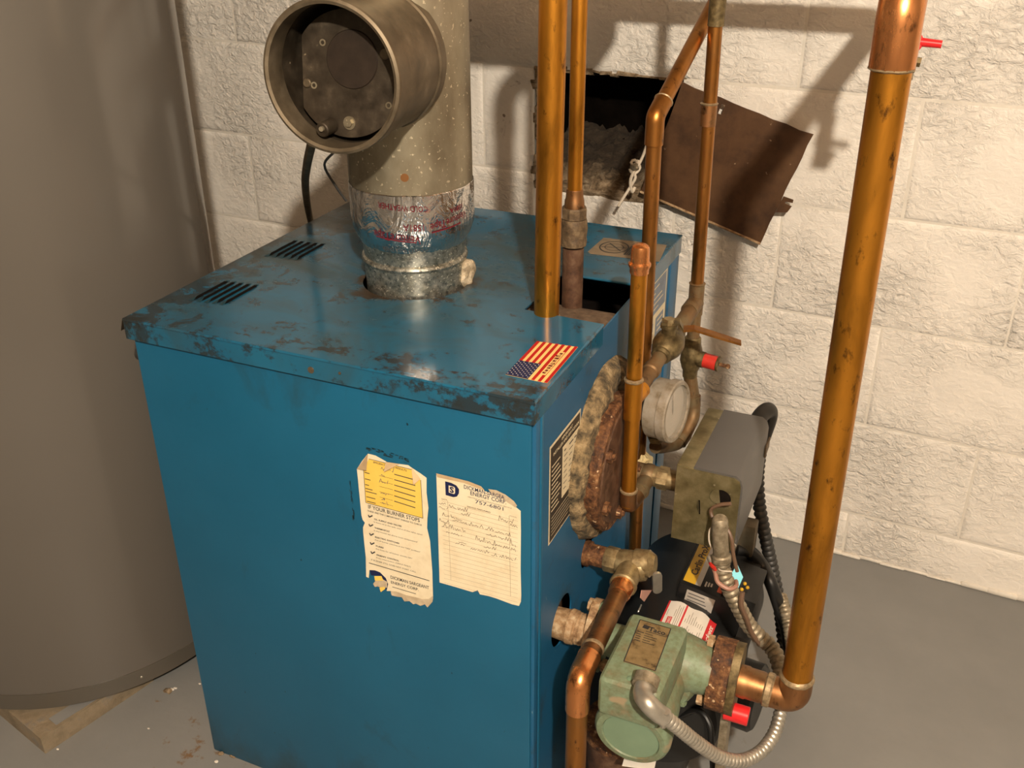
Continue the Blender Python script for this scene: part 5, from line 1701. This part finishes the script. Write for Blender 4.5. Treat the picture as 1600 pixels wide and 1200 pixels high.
# red and white warning label curling on the housing
hc, hr = (0.105, 0.205), 0.1036
def hq(u, v, l=0.0):
    """u 0..1 across (left to right, down the curve), v 0..1 along +y"""
    a = math.radians(94 - 41 * u)
    r = hr + l + 0.0035 * math.sin(PI * u * 2.2) ** 2 * (0.3 + 0.7 * v)
    return Vector((hc[0] + r * math.cos(a), 0.215 + 0.066 * v, hc[1] + r * math.sin(a)))
def hrect(u0, v0, u1, v1, l, n=14):
    vs, fs = [], []
    for i in range(n + 1):
        u = u0 + (u1 - u0) * i / n
        vs += [hq(u, v0, l), hq(u, v1, l)]
    for i in range(n):
        fs.append((2 * i, 2 * i + 1, 2 * i + 3, 2 * i + 2))
    return MB().add(vs, fs)
wl = part('warning_label', hrect(0, 0, 1, 1, 0.0006), 'white_label', bu, 'curled white and red printed label')
for (u0, v0, u1, v1) in ((0, 0, 0.035, 1), (0.345, 0, 0.38, 1), (0.84, 0, 1.0, 1), (0.10, 0.06, 0.19, 0.46)):
    part('red_band', hrect(u0, v0, u1, v1, 0.0009, 6), 'label_red', wl)
def htext(mb, s, u, v, du, dv, bold=0.0, shear=0.0, l=0.0012):
    v_, f_ = glyphs(s, bold, shear)
    mb.add([hq(u - p[1] * du, v + p[0] * dv, l) for p in v_], f_)
mb = MB()
htext(mb, 'WARNING', 0.175, 0.10, 0.055, 0.33, 0.01)
htext(mb, 'Beckett', 0.965, 0.10, 0.085, 0.75, 0.02, 0.3)
part('white_lettering', mb, 'white_label', wl, smooth=False)
mb = MB()
for k in range(8):
    u = 0.06 + 0.035 * k
    if 0.09 < u < 0.20:
        continue
    q = hrect(u, 0.10 if u > 0.2 else 0.5, u + 0.008, random.uniform(0.7, 0.92), 0.0010, 2)
    mb.add(q.v, q.f)
for k in range(9):
    u = 0.42 + 0.042 * k
    q = hrect(u, 0.08, u + 0.008, random.uniform(0.25, 0.42), 0.0010, 2)
    mb.add(q.v, q.f)
    q = hrect(u, 0.48, u + 0.008, random.uniform(0.6, 0.88), 0.0010, 2)
    mb.add(q.v, q.f)
part('fine_print', mb, 'pencil', wl, smooth=False)
part('side_bracket', MB().rbox((0.165, 0.205, 0.16), (0.215, 0.30, 0.262), 0.004, 2), 'blackrub', bu, 'dark side bracket')
part('bracket_hole', MB().cyl(at(1135, 993, z=0.2625), at(1135, 993, z=0.2625) + Vector((0, 0, 0.001)), 0.005, n=16), 'soot', bu)  # no real hole: a black disc imitates its shade
part('motor', MB().lathe((0.19, 0.27, 0.19), (1, -0.1, 0), [(0, 0.05), (0.05, 0.05), (0.055, 0.045)], 40), 'black', bu)

# ================================================================== CIRCULATOR PUMP
PY, PZ = 0.1042, 0.3685
pu = thing('circulator_pump', 'green cast circulator pump with a round motor end facing the camera', 'pump', (0.13, 0.02, 0.33))
xl, xr_ = 0.0500, 0.2085
PZ2 = 0.360
pz = lambda x: 0.3715 + (0.360 - 0.3715) * x / 0.299
# inlet side
part('iron_nipple', MB().lathe((-0.012, PY, pz(0)), (1, 0, 0), [(0, 0.0205), (0.018, 0.0215), (0.022, 0.0235), (0.030, 0.0225), (0.031, 0.0205), (0.034, 0.0215), (0.036, 0.0205), (0.039, 0.0215), (0.041, 0.0205), (0.052, 0.0215)], 28), 'rust_pale', pu, 'rust crusted threaded nipple')


def flange(x, t_, d, mname, name, parent, lab=None):
    """oval two-bolt flange in the plane x = const"""
    pts = []
    n = 40
    ang = math.radians(62)
    for k in range(n):
        a = 2 * PI * k / n
        r1, r2 = 0.046, 0.027
        cu_, sv = math.cos(a), math.sin(a)
        u = r1 * math.copysign(abs(cu_) ** 0.85, cu_)
        v = r2 * math.copysign(abs(sv) ** 0.85, sv)
        yy = PY + u * math.cos(ang) - v * math.sin(ang)
        zz = pz(x) + u * math.sin(ang) + v * math.cos(ang)
        pts.append((x, yy, zz))
    m_ = MB().prism(pts, (t_, 0, 0))
    m_.jitter(0.001, int(x * 1000), 80)
    return part(name, m_, mname, parent, lab)


flange(0.036, 0.011, 1, 'rust_pale', 'inlet_flange', pu, 'crusty rusted inlet flange')
flange(0.0475, 0.011, 1, 'green', 'inlet_lug', pu)
flange(0.1985, 0.024, 1, 'rust', 'outlet_flange', pu, 'rust brown outlet flange')
flange(0.2230, 0.010, 1, 'brass', 'flange_backing', pu, 'olive brown backing flange')
ang = math.radians(62)
for xf, sgn in ((0.047, 1), (0.205, 1)):
    for s in (-1, 1):
        yy = PY + s * 0.036 * math.cos(ang)
        zz = pz(xf) + s * 0.036 * math.sin(ang)
        mb = MB()
        mb.cyl((xf - 0.018, yy, zz), (xf + 0.020, yy, zz), 0.0045, n=12)
        mb.hexa((xf - 0.018, yy, zz), (xf - 0.0105, yy, zz), 0.0088)
        mb.hexa((xf + 0.014, yy, zz), (xf + 0.021, yy, zz), 0.0088)
        part('bolt', mb, 'rust_pale', pu)
# volute
part('volute', MB().lathe((0.138, PY + 0.026, 0.352), (0, -1, 0), [(0, 0.030), (0.008, 0.044), (0.020, 0.049), (0.040, 0.049), (0.050, 0.046), (0.056, 0.042)], 48), 'green', pu)
part('ports', MB().tube([(0.055, PY, pz(0.055)), (0.09, PY, 0.367), (0.13, PY, 0.366)], [0.021, 0.024, 0.032], 24).tube([(0.13, PY, 0.366), (0.17, PY, 0.3645), (0.2, PY, 0.3635)], [0.042, 0.036, 0.029], 24), 'green', pu)
for a in (0.6, 1.6, 2.6, 3.6, 5.6):
    mb = MB()
    bolt(mb, (0.138 + 0.043 * math.cos(a), PY - 0.024, 0.352 + 0.043 * math.sin(a)), (0, -1, 0), 0.0050, 0.005)
    part('screw', mb, 'green', pu)
# motor
MY0, MY1 = PY - 0.028, -0.022
mc = (0.1335, 0.345)
part('motor_can', MB().lathe((mc[0], MY0 + 0.01, mc[1] + 0.012), (0, MY1 - MY0 - 0.01, -0.012), [(0, 0.0400), (0.035, 0.0400), (0.045, 0.0425), (0.075, 0.0455), (0.098, 0.0470), (0.104, 0.0455), (0.108, 0.042), (0.1085, 0.0355), (0.1060, 0.034), (0.1050, 0.0)], 56, True, False), 'green', pu)
part('motor_end', MB().lathe((mc[0], MY1 + 0.003, mc[1] + 0.0005), (0, -1, -0.11), [(0.0, 0.0345), (0.0012, 0.0340), (0.0018, 0.0)], 48, False, False), 'green_clean', pu, 'smooth pale green round motor end')
# junction box on top
J0, J1 = (0.093, -0.030), (0.1665, 0.096)
jbz = 0.4315
part('junction_box', MB().rbox((J0[0], J0[1], 0.375), (J1[0], J1[1], jbz), 0.009, 3), 'green', pu)
NQ = [at(a, b, z=jbz + 0.0002) for a, b in ((1000, 968), (1049, 982.5), (1024, 1049.5), (974, 1034))]
npt = part('nameplate', MB().prism([NQ[0], NQ[1], NQ[2], NQ[3]], (0, 0, 0.0004)), 'nameplate', pu, 'worn tan nameplate', smooth=False)
nq = lambda u, v: (NQ[3] * (1 - u) + NQ[2] * u) * (1 - v) + (NQ[0] * (1 - u) + NQ[1] * u) * v + Vector((0, 0, 0.0006))
mb = MB()
bd_ = [nq(0.01, 0.01), nq(0.99, 0.01), nq(0.99, 0.99), nq(0.01, 0.99), nq(0.01, 0.01)]
strokes(mb, bd_, 0.0011, (0, 0, 1), 0.0002)
strokes(mb, [nq(0.17, 0.87), nq(0.36, 0.86)], 0.0065, (0, 0, 1), 0.0001)
write(mb, 'Taco', nq(0.36, 0.80) + Vector((0, 0, 0.0003)), nq(1, 0.80) - nq(0, 0.80), nq(0.5, 1) - nq(0.5, 0), 0.021, 0.0075, 0.03)
strokes(mb, [nq(0.30, 0.775), nq(0.92, 0.775)], 0.0009, (0, 0, 1), 0.0001)
for k in range(5):
    strokes(mb, [nq(0.06, 0.72 - 0.05 * k), nq(0.06 + random.uniform(0.13, 0.22), 0.72 - 0.05 * k)], 0.0013, (0, 0, 1), 0.0001)
    strokes(mb, [nq(0.30, 0.72 - 0.05 * k), nq(0.42 + random.uniform(0.1, 0.35), 0.72 - 0.05 * k)], 0.0009, (0, 0, 1), 0.0001)
part('print', mb, 'dark_ink', npt, smooth=False)
p = at(1015, 1049, z=jbz)
part('cover_screw', MB().lathe((0.1275, -0.0170, jbz - 0.0005), UP, [(0, 0.0042), (0.0012, 0.0040), (0.0018, 0.003)], 20), 'green_clean', pu)
# outlet adapter and red drain cap
part('adapter', MB().lathe((0.230, PY, 0.3627), (1, 0, -0.04), [(0, 0.0200), (0.012, 0.0205), (0.014, 0.0195), (0.030, 0.0195), (0.034, 0.0185), (0.042, 0.0185)], 28), 'copper_dull', pu, 'copper adapter between flange and elbow')
part('adapter_ring', MB().lathe((0.2635, PY, 0.3613), (1, 0, -0.04), [(0, 0.0188), (0.002, 0.0212), (0.008, 0.0212), (0.011, 0.0190)], 28), 'solder', pu, 'pale solder ring')
rc0, rc1 = at(1137, 1110, x=0.226), at(1167, 1121, x=0.250)
rc1 = rc0 + Vector((0.030, 0.0, -0.001))
part('red_cap', MB().cyl(rc0 + Vector((-0.004, 0, 0)), rc0 + Vector((0.026, 0.001, -0.001)), 0.0118, n=28, bev=0.0008), 'red', pu, 'bright red plastic cap')

# pump wiring conduit
pc0 = Vector((0.158, -0.010, 0.402))
pcn = thing('pump_conduit', 'silver flexible conduit looping below the green pump', 'conduit', tuple(pc0))
k0 = at(1003, 1080, y=-0.030)
cn = [Vector((k0.x + 0.003, -0.026, k0.z + 0.012)), at(1004, 1083, y=-0.044), at(1012, 1098, y=-0.056), at(1026, 1112, y=-0.054), at(1038, 1120, y=-0.050)]
part('connector', MB().tube(catmull(cn, 0.003), [0.0108] * len(catmull(cn, 0.003)), 18), 'zinc', pcn, 'cast right angle connector')
part('connector_lip', MB().tube([cn[0] + Vector((0, 0.006, 0.002)), cn[0] + Vector((0, -0.006, -0.002))], 0.0145, 20), 'zinc_brown', pcn)
part('connector_bar', MB().cyl(at(1040, 1112, y=-0.055), at(1036, 1134, y=-0.050), 0.0040, n=12), 'zinc', pcn)
mb = MB()
corrugated(mb, [at(1037, 1119, y=-0.050), at(1060, 1137, y=-0.035), at(1090, 1161, y=-0.01), at(1125, 1183, y=0.02), at(1160, 1188, y=0.05), at(1190, 1173, y=0.085), at(1210, 1145, y=0.12), at(1219, 1115, y=0.148), at(1222, 1098, y=0.16)], 0.0088, 0.0072, 0.0019, 14)
part('flexible_hose', mb, 'zinc', pcn)

# ================================================================== RISER
RX, RY = 0.299, 0.1042
ri = thing('riser_pipe', 'long thick copper pipe in front of the wall at right, rising from the pump', 'pipe', (RX, RY, 0.34))
part('pipe', MB().cyl((RX, RY, 0.385), (RX - 0.006, RY, 1.125), 0.0176, n=40), 'copper', ri)
lowe = fillet([(0.270, RY, 0.3605), (RX, RY, 0.3605), (RX, RY, 0.392)], 0.024)
part('lower_elbow', MB().tube(lowe, 0.0196, 28), 'copper_dull', ri, 'stained elbow at the foot')
part('solder_ring', MB().lathe((RX, RY, 0.391), UP, [(0, 0.0198), (0.002, 0.0208), (0.005, 0.0200), (0.007, 0.0178)], 36, False, False).jitter(0.0006, 2, 200), 'solder', ri, 'pale solder ring')
uc = Vector((RX - 0.006, RY, 1.160))
P2_ = Vector((0.292, 0.62, 1.162))
upe = fillet([tuple(uc - Vector((0, 0, 0.062))), tuple(uc), tuple(uc + (P2_ - uc).normalized() * 0.05)], 0.034, 10)
part('upper_elbow', MB().tube(upe, 0.0198, 32), 'copper_bright', ri, 'bright copper elbow at the top')
part('joint_ring', MB().lathe(uc - Vector((0, 0, 0.0645)), UP, [(0, 0.0178), (0.0015, 0.0200), (0.003, 0.0200)], 36, False, False).jitter(0.0005, 2, 200), 'solder', ri)
part('overhead_run', MB().tube(fillet([tuple(uc + (P2_ - uc).normalized() * 0.045), tuple(P2_), (-0.62, 0.64, 1.162), (-0.62, 0.64, 2.3)], 0.03), 0.0176, 24), 'copper', ri)

# small valve with a red lever hanging behind the riser
vx = at(1421, 62, y=0.47)
dvv = thing('drain_valve', 'small brass valve with a red lever hanging behind the top of the riser', 'valve', tuple(vx))
part('body', MB().lathe((vx.x, vx.y, vx.z - 0.040), UP, [(0, 0.010), (0.004, 0.0125), (0.014, 0.0130), (0.020, 0.0105), (0.030, 0.0115), (0.044, 0.0115), (0.052, 0.0100), (0.062, 0.0125), (0.068, 0.0125)], 24), 'brass', dvv)
part('outlet_rim', MB().lathe((vx.x - 0.001, vx.y - 0.004, vx.z - 0.044), (0.0, -0.5, -1), [(-0.006, 0.0125), (0.0, 0.0125), (0.0, 0.0085)], 24, True, True), 'brass_light', dvv)
part('drop_pipe', MB().cyl((vx.x, vx.y, vx.z + 0.02), (vx.x, vx.y, 1.155), 0.0095, n=20).hexa((vx.x, vx.y, vx.z + 0.055), (vx.x, vx.y, vx.z + 0.066), 0.0145), 'brass', dvv)
hl = vx + Vector((0.004, -0.012, -0.001))
hdl = part('lever', MB().lathe(hl, (0, -1, 0.15), [(0, 0.0125), (0.006, 0.0128), (0.008, 0.0115)], 28).tube([hl + Vector((0.006, -0.004, 0.0015)), hl + Vector((0.033, -0.004, 0.0))], [0.0052, 0.0046], 14), 'red', dvv, 'red lever handle')
part('lever_screw', MB().lathe(hl + Vector((-0.003, -0.008, -0.001)), (0, -1, 0.1), [(0, 0.0056), (0.002, 0.0056), (0.002, 0.0036), (0.001, 0.003)], 18), 'zinc', dvv)
part('side_nut', MB().hexa(vx + Vector((0.008, 0, -0.024)), vx + Vector((0.017, 0, -0.025)), 0.006), 'brass', dvv)
solo('valve_supply', MB().cyl((vx.x, vx.y, 1.15), (0.2925, 0.47, 1.164), 0.012, n=20), 'copper_brown', 'short stub joining the red lever valve to the pipe above the frame', 'pipe', (vx.x, vx.y, 1.15))

# ================================================================== RELIEF VALVE AND DISCHARGE
ny, nz = N1
rv = thing('relief_valve', 'brass relief valve with a metal lever on a rusty nipple from the boiler side', 'valve', (0.06, ny, nz))
part('nipple', MB().lathe((-0.010, ny, nz), (1, 0, 0.0), [(0, 0.0155), (0.006, 0.0180), (0.012, 0.0180), (0.014, 0.0150), (0.040, 0.0150)], 24), 'rust', rv, 'rusty nipple')
part('hex_end', MB().lathe((0.024, ny, nz), (1, 0, 0), [(0, 0.0165), (0.002, 0.0178), (0.016, 0.0178), (0.018, 0.0165)], 8), 'brass_light', rv)
part('body', MB().lathe((0.038, ny, nz), (1, 0, 0), [(0, 0.0150), (0.006, 0.0175), (0.020, 0.0195), (0.040, 0.0195), (0.046, 0.0165)], 28).cyl((0.062, ny, nz), (0.0625, ny - 0.038, nz - 0.004), 0.0168, n=24).lathe((0.0625, ny - 0.036, nz - 0.004), (0, -1, 0), [(0, 0.0172), (0.002, 0.0185), (0.006, 0.0185), (0.008, 0.0170)], 24), 'brass_light', rv)
part('bonnet', MB().lathe((0.0655, ny + 0.001, nz + 0.004), (1, 0.1, 0.15), [(0.0, 0.019), (0.020, 0.0185), (0.022, 0.0165), (0.028, 0.012)], 28), 'brass_light', rv)
lv0, lv1 = at(1026, 889, x=0.100), at(1026, 928, x=0.100)
lc_, lup = (lv0 + lv1) / 2, (lv0 - lv1).normalized()
lsd = Vector((0.80, 0.60, 0)).normalized()
part('test_lever', MB().prism([lc_ + lup * (0.0135 * math.copysign(1, math.sin(q)) + 0.0065 * math.sin(q)) + lsd * 0.0065 * math.cos(q) for q in [2 * PI * (k + 0.5) / 20 for k in range(20)]], (lsd.cross(lup)) * 0.004), 'zinc', rv, 'bright metal test lever')
tg = [at(a, b, x=0.092) for a, b in ((1002, 922), (1018, 922), (1006, 940), (1000, 934))]
part('tag', MB().prism(tg, (0.0006, 0.0, 0)), 'tag_pink', rv, 'small pink paper tag', smooth=False)
solo('hanging_hook', w([at(1002, 945, x=0.06), at(999, 952, x=0.06), at(997, 957, x=0.06), at(1002, 958, x=0.06), at(1004, 951, x=0.06)], 0.0013), 'zinc', 'tiny bent wire hook hanging below the relief valve', 'hook', tuple(at(1000, 950, x=0.06)))

dz = nz - 0.004
e0 = Vector((0.0625, ny - 0.040, dz))
e1 = Vector((0.0690, -0.028, 0.4165))
dcp = thing('discharge_pipe', 'copper discharge pipe from the relief valve bending down beside the boiler front corner', 'pipe', (e1.x, e1.y, 0.0))
dd = (e1 - e0).normalized()
part('pipe', MB().cyl(e0 + dd * 0.0, e1 - dd * 0.035, 0.0128, n=28), 'copper_dull', dcp)
part('socket', MB().lathe(e0 - dd * 0.002, dd, [(0, 0.0155), (0.022, 0.0150), (0.026, 0.0130)], 28), 'copper_bright', dcp, 'bright copper socket')
part('elbow', MB().tube(fillet([tuple(e1 - dd * 0.042), tuple(e1), tuple(e1 - Vector((0, 0, 0.046)))], 0.024, 10), 0.0144, 28), 'copper_bright', dcp, 'bright copper elbow')
part('collar', MB().lathe(e1 - dd * 0.060, dd, [(0, 0.0128), (0.001, 0.0138), (0.004, 0.0138), (0.006, 0.0128)], 28), 'solder', dcp)
part('drop_pipe', MB().cyl(e1 - Vector((0, 0, 0.040)), Vector((e1.x, e1.y, 0.012)), 0.0128, n=28), 'copper_brown', dcp)

# ================================================================== HANGING CLEAN-OUT PLATE AND WIRE
TLp, TRp, BRp, BLp = [Vector(q) for q in ((-0.1039, 0.9226, 0.9150), (0.1326, 0.9123, 0.8469), (0.0644, 0.9153, 0.6411), (-0.1700, 0.9253, 0.7085))]
nrm = (TRp - TLp).cross(BLp - TLp).normalized()
if nrm.y > 0:
    nrm = -nrm
plq = lambda u, v: (TLp * (1 - u) + TRp * u) * (1 - v) + (BLp * (1 - u) + BRp * u) * v
po = thing('cleanout_plate', 'rusty brown square steel plate hanging crooked over the wall opening', 'plate', tuple(plq(0.5, 0.5)))
outer = []
nn = 10
for k in range(nn):
    outer.append(plq(k / nn, random.uniform(0, 0.012) if k else 0))
for k in range(nn):
    outer.append(plq(1 - (random.uniform(0, 0.008) if k else 0), k / nn))
for k in range(nn):
    outer.append(plq(1 - k / nn, 1 - (random.uniform(0, 0.008) if k else 0)))
for k in range(nn):
    outer.append(plq(random.uniform(0, 0.008) if k else 0, 1 - k / nn))
so = bool_cut('sheet', MB().prism(outer, nrm * -0.0022), [MB().prism([plq(0.325, 0.045) - nrm * 0.02, plq(0.352, 0.045) - nrm * 0.02, plq(0.352, 0.13) - nrm * 0.02, plq(0.325, 0.13) - nrm * 0.02], nrm * 0.04)], 'plate', po)
part('hem', MB().tube([plq(0, 1), plq(1, 1)], 0.0024, 8), 'rust_pale', po, 'pale folded lower edge')
tbp = [plq(1.0, 0.55), plq(1.075, 0.545), plq(1.08, 0.57), plq(1.03, 0.585), plq(1.03, 0.60), plq(1.085, 0.60), plq(1.075, 0.66), plq(1.0, 0.70)]
part('hook_tab', MB().prism(tbp, nrm * -0.002), 'plate', po, 'bent hook tab on the right edge', smooth=False)
part('plaster_bit', MB().sphere(plq(0.37, 0.42) + nrm * 0.001, 0.005, 10, 6, (1, 0.4, 1.3)).jitter(0.003, 3, 200), 'wool', po, 'pale plaster bits')
wy_ = 0.905
wp_ = [at(1012, 222, y=wy_), at(1004, 245, y=wy_), at(994, 262, y=wy_ - 0.01), at(986, 254, y=wy_ - 0.012), at(992, 250, y=wy_ - 0.006), at(1000, 262, y=wy_), at(990, 272, y=wy_ - 0.01), at(984, 264, y=wy_ - 0.01), at(993, 276, y=wy_ - 0.008), at(985, 292, y=wy_ - 0.01), at(976, 306, y=wy_ - 0.015), at(966, 322, y=wy_ - 0.02)]
hw = thing('hanging_wire', 'knotted pale wire dangling at the left of the rusty plate', 'wire', tuple(wp_[2]))
part('strand', MB().tube(catmull(wp_, 0.004), 0.0027, 8), 'wire_white', hw)
part('second_strand', MB().tube(catmull([at(998, 250, y=wy_ - 0.004), at(990, 268, y=wy_ - 0.012), at(985, 284, y=wy_ - 0.014), at(988, 300, y=wy_ - 0.006), at(992, 292, y=wy_ - 0.002)], 0.004), 0.0030, 8), 'wire_white', hw)
part('knot', MB().sphere(at(992, 261, y=wy_ - 0.01), 0.0085, 12, 8).jitter(0.004, 4, 150), 'zinc_brown', hw)

# ================================================================== LOW CLUTTER BY THE PUMP
lt = at(1128, 1128, y=0.13)
st_ = thing('support_strut', 'pale steel strut standing on the floor below the pump outlet', 'support', (0.225, 0.115, 0))
mb = MB().prism([(0.2180, 0.105, 0.0), (0.2180, 0.135, 0.0), (0.2150, 0.130, 0.33), (0.2150, 0.108, 0.33)], (0.010, 0, 0))
part('post', mb, 'zinc_brown', st_, smooth=False)
part('foot', MB().rbox((0.195, 0.085, 0), (0.25, 0.155, 0.012), 0.002, 1), 'zinc_brown', st_)
of = thing('oil_filter', 'dark round oil filter below the green pump motor', 'filter', (0.10, 0.10, 0))
part('canister', MB().lathe((0.085, 0.105, 0.10), UP, [(0, 0.03), (0.01, 0.042), (0.10, 0.045), (0.115, 0.045), (0.12, 0.03), (0.15, 0.015)], 36), 'iron', of)
part('head', MB().cyl((0.085, 0.105, 0.21), (0.085, 0.105, 0.235), 0.048, n=36, bev=0.003), 'rust', of)
part('stand', MB().cyl((0.085, 0.105, 0), (0.085, 0.105, 0.11), 0.012, n=16), 'iron', of)
tq_ = [at(a, b, y=-0.02) for a, b in ((978, 1182), (1028, 1186), (1027, 1199), (972, 1197))]
solo('paper_tag', MB().prism([at(976, 1183, z=0.262), at(1025, 1190, z=0.262), at(1022, 1204, z=0.262), at(972, 1197, z=0.262)], (0, 0, 0.0012)), 'white_label', 'white paper tag under the green motor end at the bottom of the photo', 'tag', tuple(at(1000, 1193, z=0.262)), smooth=False)
solo('oil_line', MB().tube(catmull([at(1060, 1120, y=0.17), at(1090, 1110, y=0.16), at(1108, 1130, y=0.15), at(1112, 1165, y=0.14), at(1115, 1215, y=0.13)], 0.006), 0.0042, 10), 'black', 'thin black oil line dropping behind the flexible pump conduit', 'tube', tuple(at(1108, 1130, y=0.15)))

# chips of debris on the floor by the water heater
chips = [(262, 1080, 0.008), (268, 1077, 0.004), (274, 1075, 0.003), (232, 1138, 0.002), (312, 1068, 0.0022), (345, 1178, 0.005), (364, 1181, 0.0055), (338, 1190, 0.003), (90, 1170, 0.002)]
cl = ['largest pale paint chip on the floor between heater and boiler', 'pale chip touching the largest paint chip on the floor', 'small crumb right of the largest paint chip on the floor', 'small white flake on the open floor below the paint chips',
      'tiny chip beside the boiler edge near the heater', 'orange crumb at the front left foot of the boiler', 'pale pebble against the front left foot of the boiler', 'crumb on the floor lowest by the boiler foot', 'tiny chip at the corner of the concrete block']
for (a, b, r), l in zip(chips, cl):
    p = at(a, b, z=0.001)
    solo('paint_chip', MB().sphere((p.x, p.y, r * 0.30), r, 10, 6, (1.2, 0.8, 0.35)).jitter(r * 0.35, int(a), 120), 'rubble' if r > 0.0045 else 'white_label', l, 'debris', (p.x, p.y, 0), 'chips of debris on the floor')
